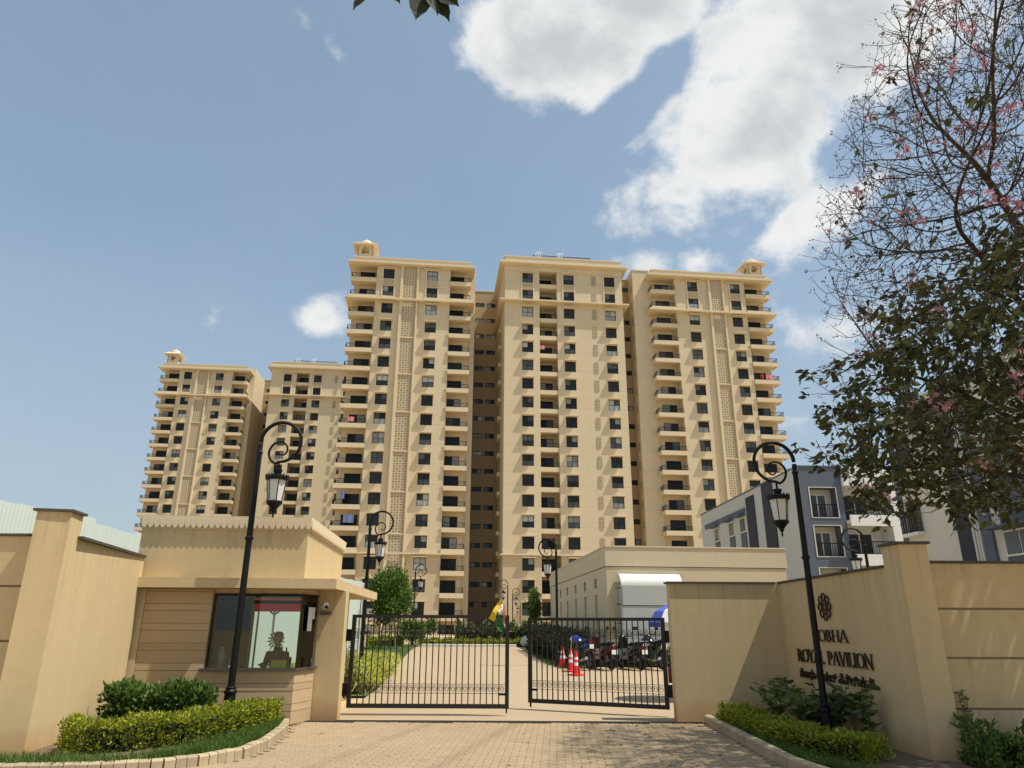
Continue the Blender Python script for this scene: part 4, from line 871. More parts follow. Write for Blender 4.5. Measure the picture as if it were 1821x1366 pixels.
for z in (8.72, 6.16, 3.6):
    o = MB().box(2.9, 5.88, -.6, -.45, z-.72, z).box(2.9, 5.88, -.45, 1.3, z-.5, z-.3).build('balcony', 'whitewall', ga)
    put('railing', rail_mesh([(2.95, -.5), (5.82, -.5), (5.82, .6)], .85), o, (0, 0, z))
    d = MB().box(3.3, 3.37, 1.22, 1.28, z-.3, z+1.5).box(4.2, 4.28, 1.22, 1.28, z-.3, z+1.5).box(5.1, 5.17, 1.22, 1.28, z-.3, z+1.5).box(3.3, 5.17, 1.22, 1.28, z+1.5, z+1.57); d.mi = 1; d.quad((3.37, 1.25, z-.3), (4.2, 1.25, z-.3), (4.2, 1.25, z+1.5), (3.37, 1.25, z+1.5)); d.quad((4.28, 1.25, z-.3), (5.1, 1.25, z-.3), (5.1, 1.25, z+1.5), (4.28, 1.25, z+1.5)); d.build('door', ['upvc', 'pane_dark'], o)
# left flank details (x slightly negative = proud of the flank)
def flank(name, m, y0, y1, z0, z1, p=.06, parent=None): return MB().box(-p, -.001, y0, y1, z0, z1).build(name, m, parent or ga)
flank('slate_strip', 'slate_dark', 4.6, 6.6, 0, 12.05, .10); flank('slate_strip', 'slate_dark', 8.4, 10.2, 0, 11.6, .08)
flank('slate_band', 'slate', 10.6, 21.5, 10.5, 10.9, .10)
for y in (18.2, 14.2, 11.4):
    a = flank('window', 'upvc', y-.65, y+.65, 9.0, 10.2, .05); MB().box(-.07, -.051, y-.57, y-.04, 9.08, 10.12).box(-.07, -.051, y+.04, y+.57, 9.08, 10.12).build('pane', 'pane_mid', a); MB().box(-.55, -.07, y-.9, y+.9, 10.28, 10.36).build('hood', 'slate', a)
    flank('slate_panel', 'slate', y-.65, y+.65, 4, 8.98, .05)
gb = thing('white_apartments', 'pale apartment block with slate stripes and white pipes behind the flowering tree', 'apartment block', (18.45, 33.9, 0), R(2.3))
mb = MB(); mb.box(0, 8, -14, 0, 0, 11.5); mb.build('wall', 'warmwhite', gb); MB().box(-.06, 8.05, -14.05, .05, 11.502, 11.6).build('coping', 'greywall', gb)
def fl(name, m, y0, y1, z0, z1, p=.06): return MB().box(-p, -.001, -y1, -y0, z0, z1).build(name, m, gb)
fl('recess_strip', 'slate_dark', 3.95, 4.95, 0, 11.45, .05); fl('slate_strip', 'slate', 5.5, 6.05, 0, 11.45, .12); fl('slate_panel', 'slate', 6.55, 8.6, 0, 7.2, .05); fl('slate_edge', 'slate', -.02, .4, 0, 11.3, .04)
for y in (5.02, 5.22, 5.38): MB().lathe([(.05, 0), (.05, 11.3)], 8, (-.11, -y, 0)).build('pipe', 'pipe', gb)
for z in (5.0, 8.0):
    a = fl('window', 'upvc', 6.6, 8.3, z-.85, z+.1, .09); MB().box(-.12, -.091, -7.40, -6.68, z-.78, z+.03).box(-.12, -.091, -8.22, -7.48, z-.78, z+.03).build('pane', 'pane_mid', a); MB().box(-.7, -.091, -8.6, -6.2, z+.17, z+.25).build('hood', 'slate', a)
    o = MB().box(-.35, -.0, -1.7, -.5, z+.55, z+.7).build('balcony', 'whitewall', gb); put('railing', rail_mesh([(0, 0), (1.2, 0)], .8), o, (-.33, -1.7, z+.7), R(90))
    fl('balcony_recess', 'interior', .55, 1.65, z+.72, z+2.2, .02)

# ================================================================== FENCE, CANOPY, ITEMS
fe = thing('sheet_fence', 'pale corrugated metal sheet fence rising behind the left wall', 'fence')
y = 10.6; i = 0; prev = 3.5
cor = MB()
for k in range(8):
    x0 = k*.1; cor.quad((0, x0, 0), (.035, x0+.02, 0), (.035, x0+.02, 1), (0, x0, 1)); cor.quad((.035, x0+.02, 0), (.035, x0+.05, 0), (.035, x0+.05, 1), (.035, x0+.02, 1)); cor.quad((.035, x0+.05, 0), (0, x0+.07, 0), (0, x0+.07, 1), (.035, x0+.05, 1)); cor.quad((0, x0+.07, 0), (0, x0+.1, 0), (0, x0+.1, 1), (0, x0+.07, 1))
cme = cor.mesh('sheet', 'sheet_white')
while y < 43:
    hgt = 3.5+(.02*(i % 3))+(.10 if 13.4 < y < 14.6 else 0)+(.05 if y > 15.5 else 0)+random.uniform(-.012, .012)
    o = put('sheet', cme, fe, (-8.45+random.uniform(-.01, .01), y, 0)); o.scale = (1, 1, hgt+gz(y)); y += .80; i += 1
MB().box(-8.55, -8.5, 10.6, 43, 1.2, 1.26).box(-8.55, -8.5, 10.6, 43, 2.9, 2.96).build('rail', 'frame_dark', fe)
cp = thing('red_canopy', 'red tarpaulin shelter on thin poles behind the guardhouse', 'canopy', (-6.2, 21.5, 0))
MB().add([(-1.8, -2.0, 2.25), (1.55, -2.0, 2.25), (1.55, 2.0, 2.7), (-1.8, 2.0, 2.7), (-1.8, -2.0, 2.29), (1.55, -2.0, 2.29), (1.55, 2.0, 2.74), (-1.8, 2.0, 2.74), ], [(0, 1, 2, 3), (7, 6, 5, 4), (0, 4, 5, 1), (1, 5, 6, 2)]).box(-1.8, 1.55, -2.02, -2.0, 1.93, 2.27).build('tarpaulin', 'red_cloth', cp)
for x in (-1.7, .0, 1.5):
    for yy in (-1.9, 1.9): MB().tube([(x, yy, 0), (x, yy, 2.2+(.4 if yy > 0 else 0))], .03, 6).build('pole', 'pipe', cp)
for s in (-1, 1): MB().tube([(0, -1.9, 1.85), (s*.5, -1.9, 2.2)], .02, 5).build('strut', 'red_cloth', cp)
# flags on the gate
fg = thing('flag_bundle', 'yellow flag and Indian tricolour tied on a short stick above the left gate leaf', 'flag', (-.20, 14.6, 1.62))
MB().tube([(0, .04, -.3), (.0, .04, .52)], .008, 6).build('stick', 'wood', fg)
def drape(name, m, pts0, pts1, n=8, off=0.0):
    c_ = MB()
    for i in range(n):
        t0, t1 = i/n, (i+1)/n
        def p(t, a, b): 
            x = a[0]+(b[0]-a[0])*t; z = a[1]+(b[1]-a[1])*t; return (x+.008*math.sin(9*t), off+.03*math.sin(7*t+a[0]*30), z)
        q = [p(t0, *pts0), p(t1, *pts0), p(t1, *pts1), p(t0, *pts1)]
        c_.add(q+[(x, y_+.004, z) for x, y_, z in q], [(0, 1, 2, 3), (7, 6, 5, 4)])
    c_.build(name, m, fg)
drape('yellow_flag', 'flag_yellow', ((.0, .50), (-.24, .12)), ((.02, .42), (-.13, .06)), off=-.03)
drape('tricolour_stripe', 'flag_saffron', ((.06, .40), (.14, .02)), ((.03, .40), (.07, .02)), off=.0)
drape('tricolour_stripe', 'white_cloth', ((.035, .40), (.075, .20)), ((-.02, .36), (-.05, .18)), off=-.01)
drape('tricolour_stripe', 'flag_green', ((.06, .22), (.08, -.16)), ((-.07, .18), (-.06, -.10)), off=.01)
# umbrella
um = thing('parasol', 'blue and white panelled parasol just behind the right wall', 'parasol', (4.12, 17.7, 0)); n = 10
for i in range(n):
    a, b = 2*math.pi*i/n, 2*math.pi*(i+1)/n; s = MB(); R_ = .86; prof = [(.02, 2.20), (.35, 2.13), (.7, 1.95), (R_, 1.70), (R_, 1.60)]
    for j in range(4):
        (r0, z0), (r1, z1) = prof[j], prof[j+1]; q = [(r0*math.cos(a), r0*math.sin(a), z0), (r1*math.cos(a), r1*math.sin(a), z1), (r1*math.cos(b), r1*math.sin(b), z1), (r0*math.cos(b), r0*math.sin(b), z0)]; s.add(q, [(0, 1, 2, 3)]); s.add([(x, y_, z-.006) for x, y_, z in q], [(3, 2, 1, 0)])
    s.build('panel', 'blue_cloth' if i in (4, 5, 8, 0, 2) else 'white_cloth', um)
MB().tube([(0, 0, 0), (0, 0, 2.25)], .02, 8).build('pole', 'chrome', um); MB().lathe([(.25, 0), (.25, .06), (.05, .09)], 14).build('base', 'coping', um)
ex = thing('fire_extinguisher', 'small red cylinder fixed behind the right gate hinge', 'extinguisher', (2.96, 14.2, .62), scale=.6); MB().lathe([(.06, 0), (.065, .03), (.065, .40), (.04, .46), (.02, .48), (.02, .52)], 12).build('cylinder', 'extinguisher', ex, smooth=True); MB().box(-.05, .05, -.012, .012, .52, .55).build('handle', 'ink', ex)
# traffic cones
def cone(x, y, label):
    c = thing('traffic_cone', label, 'traffic cone', (x, y, gz(y)), random.uniform(0, 1), 'red traffic cones beside the parked bikes')
    MB().box(-.19, .19, -.19, .19, 0, .045).lathe([(.15, .045), (.135, .06)], 16).build('base', 'cone_red', c)
    rr = lambda z: .135-.10*(z-.06)/.64
    for z0, z1, m in ((.06, .30, 'cone_red'), (.30, .40, 'cone_white'), (.40, .48, 'cone_red'), (.48, .56, 'cone_white'), (.56, .70, 'cone_red')): MB().lathe([(rr(z0), z0), (rr(z1), z1)], 18).build('stripe' if 'white' in m else 'body', m, c)
    MB().lathe([(.036, .70), (.042, .71), (.042, .73), (.02, .735)], 12).build('tip', 'cone_red', c)
CP = [(1.95, 28.6), (2.08, 26.2), (2.12, 24.6)]
for (x, y), l in zip(CP, ('farthest of the three red and white traffic cones', 'middle one of the three red and white traffic cones', 'nearest of the three red and white traffic cones')): cone(x, y, l)
chn = thing('barrier_chain', 'pale rope chain sagging between the three red cones', 'chain')
for i in range(2):
    a = Vector((*CP[i], gz(CP[i][1])+.68)); b = Vector((*CP[i+1], gz(CP[i+1][1])+.68)); pts = [a.lerp(b, t/10)-Vector((0, 0, .30*4*(t/10)*(1-t/10))) for t in range(11)]
    MB().tube(pts, .016, 5).build('link_run', 'chain', chn)
# two-wheelers
def torus(mb, x, z, r, t, n=20, wd=1.0):
    for i in range(n):
        pass
    vs = []; fs = []; k = 8
    for i in range(n):
        a = 2*math.pi*i/n
        for j in range(k): b = 2*math.pi*j/k; q = r+t*math.cos(b); vs.append((x+q*math.cos(a), t*wd*math.sin(b), z+q*math.sin(a)))
    for i in range(n):
        for j in range(k): fs.append((i*k+j, i*k+(j+1) % k, ((i+1) % n)*k+(j+1) % k, ((i+1) % n)*k+j))
    mb.add(vs, fs)
def loft(mb, secs, n=10):
    vs = []; fs = []
    for x, z, w_, h_ in secs:
        for j in range(n): a = 2*math.pi*j/n; vs.append((x, w_*math.cos(a), z+h_*math.sin(a)))
    for i in range(len(secs)-1):
        for j in range(n): fs.append((i*n+j, (i+1)*n+j, (i+1)*n+(j+1) % n, i*n+(j+1) % n))
    fs.append(tuple(range(n))); fs.append(tuple((len(secs)-1)*n+j for j in range(n))[::-1]); mb.add(vs, fs)
def bike(kind, x, y, rz, body, label, helmet=None):
    b = thing('motorcycle' if kind == 'm' else 'scooter', label, 'motorcycle' if kind == 'm' else 'scooter', (x, y, gz(y)), rz, 'two wheelers parked in a row', 1.12)
    wb, r = (.66, .30) if kind == 'm' else (.60, .22)
    for sx in (-wb, wb):
        w_ = thing_child = put('wheel', None, b, (sx, 0, 0)); m = MB(); torus(m, 0, r, r-.05, .05 if kind == 'm' else .055); m.build('tyre', 'tyre', w_, smooth=True)
        m = MB(); torus(m, 0, r, r-.10, .014, 16); m.at((0, -.03, r), rx=R(-90)).lathe([(.05, 0), (.05, .06)], 10); m.X = Matrix.Identity(4)
        for i in range(6): a = 2*math.pi*i/6; m.tube([(0, 0, r), ((r-.1)*math.cos(a), 0, r+(r-.1)*math.sin(a))], .012, 4)
        m.build('rim', 'engine', w_)
    if kind == 'm':
        m = MB(); loft(m, [(.0, .80, .06, .04), (.12, .86, .15, .10), (.35, .90, .16, .13), (.50, .86, .08, .08)]); m.build('fuel_tank', body, b, smooth=True)
        m = MB(); loft(m, [(-.72, .90, .05, .03), (-.60, .86, .11, .05), (-.25, .80, .13, .05), (.02, .80, .10, .05)]); m.build('seat', 'seat', b, smooth=True)
        m = MB(); loft(m, [(-.74, .82, .05, .04), (-.5, .74, .10, .07), (-.2, .66, .10, .09)]); m.build('side_panel', body, b, smooth=True)
        MB().box(-.16, .26, -.14, .14, .26, .58).box(-.05, .18, -.09, .09, .58, .72).build('engine', 'engine', b)
        mb = MB()
        for s in (-1, 1): mb.tube([(wb, s*.09, r), (.47, s*.09, .95)], .022, 6)
        mb.build('fork', 'chrome', b); MB().tube([(.1, .14, .3), (-.3, .17, .26), (-.85, .19, .36)], [.03, .035, .05], 8).build('exhaust', 'chrome', b)
        MB().tube([(.36, -.36, 1.03), (.44, -.2, 1.06), (.46, 0, 1.02), (.44, .2, 1.06), (.36, .36, 1.03)], .016, 6).build('handlebar', 'tyre', b); tl = (-.78, .84)
        m = MB(); m.at((.60, 0, .90), ry=R(90)).lathe([(.09, -.06), (.10, .03), (.07, .06)], 12); m.build('headlight', 'chrome', b)
        MB().box(-1.0, -.72, -.075, .075, .56, .60).box(-.78, -.74, -.06, .06, .6, .78).build('mudguard', 'tyre', b)
    else:
        m = MB(); loft(m, [(-.80, .70, .05, .05), (-.66, .62, .16, .15), (-.35, .54, .19, .18), (-.08, .46, .14, .12), (0.0, .36, .12, .06)]); m.build('rear_body', body, b, smooth=True)
        m = MB(); loft(m, [(-.76, .82, .07, .03), (-.6, .81, .14, .05), (-.25, .78, .15, .05), (.0, .74, .10, .05)]); m.build('seat', 'seat', b, smooth=True)
        MB().box(-.05, .40, -.15, .15, .24, .30).build('footboard', 'tyre', b)
        mb = MB(); mb.add([(.36, -.17, .30), (.36, .17, .30), (.52, .20, .62), (.52, -.20, .62), (.46, -.15, .92), (.46, .15, .92), (.42, -.15, .30), (.42, .15, .30), (.62, .12, .62), (.62, -.12, .62), (.54, -.10, .92), (.54, .10, .92)],
            [(0, 3, 2, 1), (3, 4, 5, 2), (6, 7, 8, 9), (9, 8, 11, 10), (0, 6, 9, 3), (3, 9, 10, 4), (1, 2, 8, 7), (2, 5, 11, 8), (4, 10, 11, 5)]); mb.build('leg_shield', body, b)
        MB().box(wb-.2, wb+.2, -.07, .07, .42, .46).build('mudguard', body, b); MB().tube([(wb, .08, r), (.52, .06, .5)], .025, 6).build('fork', 'chrome', b)
        MB().tube([(.40, -.34, .98), (.46, -.18, 1.0), (.50, 0, .98), (.46, .18, 1.0), (.40, .34, .98)], .018, 6).build('handlebar', 'tyre', b); m = MB(); loft(m, [(.40, .96, .10, .05), (.50, .97, .13, .08), (.60, .93, .08, .06)]); m.build('headlight_cowl', body, b, smooth=True)
        MB().tube([(-.2, .17, .24), (-.5, .2, .26), (-.80, .2, .32)], [.03, .045, .05], 8).build('exhaust', 'engine', b); tl = (-.82, .68)
        MB().tube([(-.5, -.14, .80), (-.86, -.14, .86), (-.88, 0, .87), (-.86, .14, .86), (-.5, .14, .80)], .014, 5).build('grab_rail', 'chrome', b)
        MB().box(-.92, -.62, -.07, .07, .30, .34).build('mudguard', 'tyre', b)
    for s in (-1, 1):
        mm = MB().tube([(.42, s*.28, 1.04), (.36, s*.36, 1.22)], .007, 5); mm.at((.355, s*.38, 1.25), ry=R(90)).lathe([(.055, -.012), (.06, 0), (.05, .01)], 10); mm.build('mirror', 'tyre', b)
    MB().box(tl[0]-.03, tl[0]+.02, -.07, .07, tl[1]-.03, tl[1]+.03).build('tail_light', 'tail', b); MB().box(tl[0]-.05, tl[0]-.035, -.10, .10, tl[1]-.20, tl[1]-.07).build('number_plate', 'plate', b)
    MB().box(-.1, -.06, -.22, -.16, .02, .28).build('side_stand', 'engine', b)
rzb = R(109)
bike('m', 2.55, 27.6, rzb, 'bike_blue', 'blue and black motorcycle parked nearest the traffic cones')
bike('s', 3.33, 27.5, rzb, 'bike_red', 'dark red scooter parked second from the cones')
bike('s', 4.36, 27.6, R(112), 'bike_black', 'all black scooter parked between the red scooter and the last motorcycle')
bike('m', 5.18, 27.7, R(106), 'bike_black', 'black motorcycle with red helmet parked closest to the right wall')
hm = thing('helmet', 'red helmet resting on the tank of the last black motorcycle', 'helmet', (5.10, 28.05, gz(28)+1.05)); MB().lathe([(.10, -.10), (.13, -.04), (.135, .03), (.11, .10), (.05, .14), (.005, .145)], 14).build('shell', 'bike_red', hm, smooth=True); MB().box(-.09, .09, -.14, -.10, -.03, .05).build('visor', 'pane_dark', hm)

# ================================================================== PLANTS
def scatter_hedge(path, wd, z0, z1, n, size, mats, name, label, cat='hedge', stems=True, group=None, bumpy=.05, tmpl=LEAF, parts=True):
    root = thing(name, label, cat, group=group)
    P = np.array(path, float); seg = np.linalg.norm(np.diff(P, axis=0), axis=1); cum = np.concatenate([[0], np.cumsum(seg)])
    s = RNG.uniform(0, cum[-1], n); x = np.interp(s, cum, P[:, 0]); y = np.interp(s, cum, P[:, 1])
    d = np.stack([np.interp(s+.1, cum, P[:, 0])-np.interp(s-.1, cum, P[:, 0]), np.interp(s+.1, cum, P[:, 1])-np.interp(s-.1, cum, P[:, 1])], 1); d /= np.maximum(np.linalg.norm(d, axis=1, keepdims=True), 1e-6); nrm = np.stack([-d[:, 1], d[:, 0]], 1)
    face = RNG.uniform(size=n); v = RNG.uniform(-1, 1, n); hgt = z1-z0
    hz = hgt*(1+bumpy*2*np.sin(s*7+1)+bumpy*np.sin(s*17))
    top = face < .45; side = np.where(RNG.uniform(size=n) < .5, 1, -1)
    off = np.where(top, v*wd/2, side*wd/2*(1-.25*RNG.uniform(size=n)**2)); z = np.where(top, z0+hz*(1-.18*RNG.uniform(size=n)**2), z0+hz*RNG.uniform(.02, 1, n))
    cap = RNG.uniform(size=n) < min(.3, wd*1.0/(cum[-1]+wd)); s_end = np.where(RNG.uniform(size=n) < .5, 0, 1); ex = np.where(s_end == 0, P[0, 0], P[-1, 0]); ey = np.where(s_end == 0, P[0, 1], P[-1, 1])
    d0 = (P[0]-P[1])/np.linalg.norm(P[0]-P[1]); d1 = (P[-1]-P[-2])/np.linalg.norm(P[-1]-P[-2]); dxe = np.where(s_end == 0, d0[0], d1[0]); dye = np.where(s_end == 0, d0[1], d1[1]); ins = -wd*.35*RNG.uniform(size=n)
    x = np.where(cap, ex+dxe*ins, x); y = np.where(cap, ey+dye*ins, y); off = np.where(cap, v*wd*.45, off); nrm = np.where(cap[:, None], np.stack([-dye, dxe], 1), nrm); z = np.where(cap, z0+hgt*RNG.uniform(.02, .95, n), z)
    g = np.array([gz(q) for q in y]); pos = np.stack([x+nrm[:, 0]*off, y+nrm[:, 1]*off, z+g], 1)+RNG.normal(0, size*.35, (n, 3))
    out = np.stack([nrm[:, 0]*np.where(top, v*.4, side), nrm[:, 1]*np.where(top, v*.4, side), np.where(top, 1.0, .55)], 1)+RNG.normal(0, .55, (n, 3))
    cloud('foliage', pos, out, size*RNG.uniform(.5, 1.55, n), mats, tmpl, root)
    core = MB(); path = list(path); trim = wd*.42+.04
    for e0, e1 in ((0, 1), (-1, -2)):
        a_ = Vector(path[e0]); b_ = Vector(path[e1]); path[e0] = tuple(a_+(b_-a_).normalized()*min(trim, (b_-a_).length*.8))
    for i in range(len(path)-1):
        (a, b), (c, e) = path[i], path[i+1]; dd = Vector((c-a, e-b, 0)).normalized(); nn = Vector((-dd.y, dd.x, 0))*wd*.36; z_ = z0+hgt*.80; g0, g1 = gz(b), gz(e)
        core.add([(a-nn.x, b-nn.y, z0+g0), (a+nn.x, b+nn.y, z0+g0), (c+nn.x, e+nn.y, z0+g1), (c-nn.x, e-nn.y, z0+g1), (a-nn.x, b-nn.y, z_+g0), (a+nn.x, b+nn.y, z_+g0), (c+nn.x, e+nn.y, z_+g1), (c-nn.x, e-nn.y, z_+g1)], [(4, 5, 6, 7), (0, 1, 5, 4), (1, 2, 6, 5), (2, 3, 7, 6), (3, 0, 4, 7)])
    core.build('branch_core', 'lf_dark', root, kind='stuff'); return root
scatter_hedge([(-5.55, 9.75), (-5.0, 9.95), (-4.5, 10.5), (-4.15, 11.3), (-4.0, 12.0), (-3.98, 12.6)], .55, .10, .43, 14000, .042, 'lf_hedge', 'clipped_hedge', 'low clipped yellow green hedge around the left flower bed')
scatter_hedge([(-5.95, 11.6), (-5.2, 11.7), (-4.65, 12.0)], .8, .10, .64, 7000, .095, 'lf_shrub', 'broadleaf_shrub', 'dense dark green broad leaved shrub before the guardhouse cladding', 'shrub', bumpy=.04)
scatter_hedge([(3.75, 13.1), (3.75, 11.9), (3.78, 10.9), (3.95, 9.9), (4.35, 9.3)], .46, .10, .34, 9000, .045, ['lf_hedge'], 'clipped_hedge', 'low yellow green hedge along the right flower bed below the sign wall')
scatter_hedge([(5.35, 9.15), (6.2, 9.1), (7.4, 9.15)], .75, .0, .42, 5200, .06, 'lf_shrub', 'broadleaf_shrub', 'leafy green bush at the foot of the grooved right wall', 'shrub', bumpy=.12)
scatter_hedge([(2.6, 29.2), (2.0, 33), (1.45, 42)], 1.0, 0, 1.15, 7000, .12, 'lf_dark', 'clipped_hedge', 'dark green hedge between the lawn strip and the low beige building')
scatter_hedge([(2.8, 28.9), (4.5, 29.2), (7.2, 29.4)], .8, 0, .5, 3600, .10, 'lf_shrub', 'border_planting', 'low green planting behind the parked bikes', 'plants', bumpy=.2)
scatter_hedge([(-5.8, 47.4), (-2, 47.4), (2.0, 47.4)], 1.6, 0, .35, 5000, .12, 'lf_hedge', 'clipped_hedge', 'yellow green planting along the far end of the driveway', bumpy=.1)
scatter_hedge([(-3.6, 50), (-1, 50), (1.8, 50)], 1.6, 0, 1.05, 5200, .20, 'lf_far', 'border_planting', 'greyish green bushes below the dark stairwell of the tower', 'plants', bumpy=.12)
scatter_hedge([(-8.8, 46.2), (-6.6, 46.2)], 1.2, 0, .45, 2500, .12, 'lf_hedge', 'clipped_hedge', 'yellow green planting at the back of the lawn', bumpy=.1)
def grass(name, label, pts, hgt, mat_, tmpl=BLADE, up=1.0):
    P = np.array(pts); n = len(P); D = np.stack([RNG.normal(0, .35, n), RNG.normal(0, .35, n), np.full(n, up)], 1)
    return cloud(name, P, D, hgt*RNG.uniform(.5, 1.3, n), mat_, tmpl, label=label)
g_ = []
while len(g_) < 16000:
    y = random.uniform(8.8, 12.9); x0 = kL(y)-.14; x = x0-abs(random.gauss(0, .28)) if y > 9.3 else random.uniform(-6.0, x0)
    if x > -6.1 and not (y < 9.0 and x < -5.9): g_.append((x, y, .10))
grass('grass', 'short green grass in the left flower bed between hedge and kerb', g_, .11, 'lf_grass')
g_ = []
while len(g_) < 8000:
    y = random.uniform(8.4, 13.6); x = kR(y)+.16+abs(random.gauss(0, .2)); g_.append((x, y, .10))
grass('grass', 'short green grass between kerb and hedge in the right flower bed', g_, .10, 'lf_grass')
g_ = []
lx = lambda y: float(np.interp(y, [p[1] for p in left], [p[0] for p in left]))
while len(g_) < 5000:
    y = random.uniform(24.5, 45); g_.append((lx(y)-random.uniform(.05, 2.6)**1.0, y, gz(y)+.03))
grass('grass', 'green lawn grass beside the far driveway edge', g_, .14, 'lf_grass')
g_ = []
while len(g_) < 4500:
    y = random.uniform(27.6, 44); x0 = float(np.interp(y, [27.5, 29.5, 38, 45.7], [2.2, 1.45, 1.05, .8])); g_.append((x0+random.uniform(.0, .75), y, gz(y)))
grass('grass', 'green grass strip at the right edge of the far driveway', g_, .16, 'lf_grass')
sl = []
for i in range(420):
    y = random.uniform(18.4, 26.5); x = lx(y)-random.uniform(.15, 2.2); sl += [(x+random.gauss(0, .05), y+random.gauss(0, .05), gz(y)) for _ in range(26)]
P = np.array(sl); n = len(P); D = np.stack([RNG.normal(0, .38, n), RNG.normal(0, .38, n), np.ones(n)], 1)
cloud('striped_lilies', P, D, .62*RNG.uniform(.6, 1.2, n), 'lf_lily', ARC, label='bed of arching yellow striped strap leaves left of the driveway')
fl_ = [(random.uniform(.5, 3.1), random.uniform(9.3, 13.2), .02) for _ in range(45)]+[(random.uniform(-3, 3), random.uniform(9.3, 13.4), .02) for _ in range(22)]
cloud('fallen_leaves', fl_, [(random.gauss(0, 1), random.gauss(0, 1), .12) for _ in fl_], RNG.uniform(.03, .07, len(fl_)), 'wood_leaf', LEAF, label='scattered dry fallen leaves on the forecourt paving')
# individually leafy plants
def leafy(name, label, x, y, z, stems, hgt, spread, leafn, lsize, mat_, cat='plant', lean=(0, 0)):
    root = thing(name, label, cat, (x, y, z)); sm = MB(); P = []; D = []
    for s in range(stems):
        a = random.uniform(0, 2*math.pi); q = random.uniform(.25, 1); top = Vector((math.cos(a)*spread*q+lean[0], math.sin(a)*spread*q+lean[1], hgt*random.uniform(.65, 1.05)))
        p1 = Vector((top.x*.25, top.y*.25, top.z*.5)); sm.tube([(random.uniform(-.05, .05), random.uniform(-.05, .05), 0), p1, top], [.009, .007, .004], 5)
        for i in range(leafn):
            t = .3+.72*i/leafn; pt = p1*(2*t*(1-t)*1.0)+top*t*t if t < 1 else top; b = random.uniform(0, 2*math.pi)
            P.append(pt); D.append((math.cos(b), math.sin(b), random.uniform(-.35, .5)))
    sm.build('stem', 'trunk_pale', root); cloud('foliage', [tuple(p) for p in P], D, lsize*RNG.uniform(.7, 1.25, len(P)), mat_, LEAF, root); return root
leafy('potted_style_shrub'.replace('potted_style_', 'tall_'), 'open shrub of large leaves growing around the base of the right lamp', 4.50, 11.35, .1, 38, .74, .95, 18, .15, 'lf_plant', 'shrub')
leafy('tall_shrub', 'slender leafy shrub in the corner where the sunlit wall meets the sign wall', 4.45, 12.9, .1, 13, .78, .32, 20, .12, 'lf_plant', 'shrub')
leafy('tall_shrub', 'leafy sprig of big round leaves standing against the sign wall near the pillar', 4.82, 10.5, .1, 5, .86, .2, 11, .17, 'lf_plant', 'shrub')
leafy('wall_climber', 'thin creeper climbing the grooved right wall', 5.66, 9.68, .1, 3, .85, .06, 30, .05, 'lf_plant', 'creeper')
leafy('small_bush', 'small leafy bush at the left edge of the picture by the pillar', -6.28, 9.22, .1, 9, .62, .22, 24, .075, 'lf_shrub', 'bush')
leafy('climbing_plant', 'thin dark climbing plant on the pale fence beside the left gate hinge', -3.75, 17.6, 0, 8, 1.5, .28, 18, .07, 'lf_shrub', 'creeper')
def tree(name, label, x, y, crown_c, rx, ry, rz, n, lsize, mat_, trunks, trunk_r=.06, dens=.35, group=None):
    root = thing(name, label, 'tree', (x, y, gz(y)), group=group); t = MB()
    cc_ = Vector(crown_c)
    for (tx, ty) in trunks:
        t.tube([(tx, ty, 0), (tx*.9+random.uniform(-.05, .05), ty, cc_.z*.35), (tx*.6, ty*.6, cc_.z*.7), (tx*.4, ty*.4, cc_.z*1.05)], [trunk_r, trunk_r*.8, trunk_r*.6, trunk_r*.3], 7)
    cl = []
    for i in range(60):
        d = RNG.normal(size=3); d /= np.linalg.norm(d); q = RNG.uniform(.35, 1.0)
        c_ = np.array([cc_.x+d[0]*rx*q, cc_.y+d[1]*ry*q, cc_.z+d[2]*rz*q*(1.0 if d[2] > 0 else .9)]); cl.append(c_)
        if i < 18: t.tube([(0, 0, cc_.z*.55), tuple((np.array([0, 0, cc_.z*.7])+c_)/2), tuple(c_)], [trunk_r*.45, trunk_r*.3, trunk_r*.12], 5)
    t.build('trunk', 'trunk_pale', root)
    k = RNG.integers(0, 60, n); C_ = np.array(cl)[k]; P = C_+RNG.normal(0, 1, (n, 3))*np.array([rx, ry, rz])*.17
    D = (P-np.array([cc_.x, cc_.y, cc_.z-.5]))+RNG.normal(0, .6, (n, 3)); D[:, 2] += .2
    cloud('crown', P, D, lsize*RNG.uniform(.6, 1.3, n), mat_, LEAF, root); return root
tree('round_tree', 'round bright green tree on the lawn left of the driveway', -6.85, 42, (0, 0, 2.75), 1.15, 1.15, 1.35, 9000, .19, 'lf_tree', [(-.35, 0), (.1, .1), (.45, -.1)])
tree('young_tree', 'narrow young green tree beside the low beige building', 1.5, 48, (0, 0, 2.35), .42, .42, 1.05, 2600, .17, 'lf_tree', [(0, 0)], .04)
tree('young_tree', 'tiny thin tree right of the round tree near the driveway end', -5.0, 47, (0, 0, 1.15), .38, .38, .45, 700, .17, 'lf_tree', [(0, 0)], .03)
tree('bush_tree', 'low green bush tucked under the round tree by the lamp', -6.0, 45.5, (0, 0, .85), .95, .6, .6, 2600, .17, 'lf_tree', [(0, 0)], .03)
leafy('young_tree', 'thin bare sapling standing on the lawn before the round tree', -5.9, 33.5, gz(33), 3, 1.4, .18, 7, .12, 'lf_tree', 'sapling')
bo = MB(); bo.at((1.05, 46.6, .4)).lathe([(.02, 0), (.42, .05), (.5, .25), (.42, .5), (.2, .64), (.02, .68)], 9); bo.build('boulder', 'boulder', smooth=True, label='pale grey rounded boulder at the far right end of the driveway', cat='boulder')
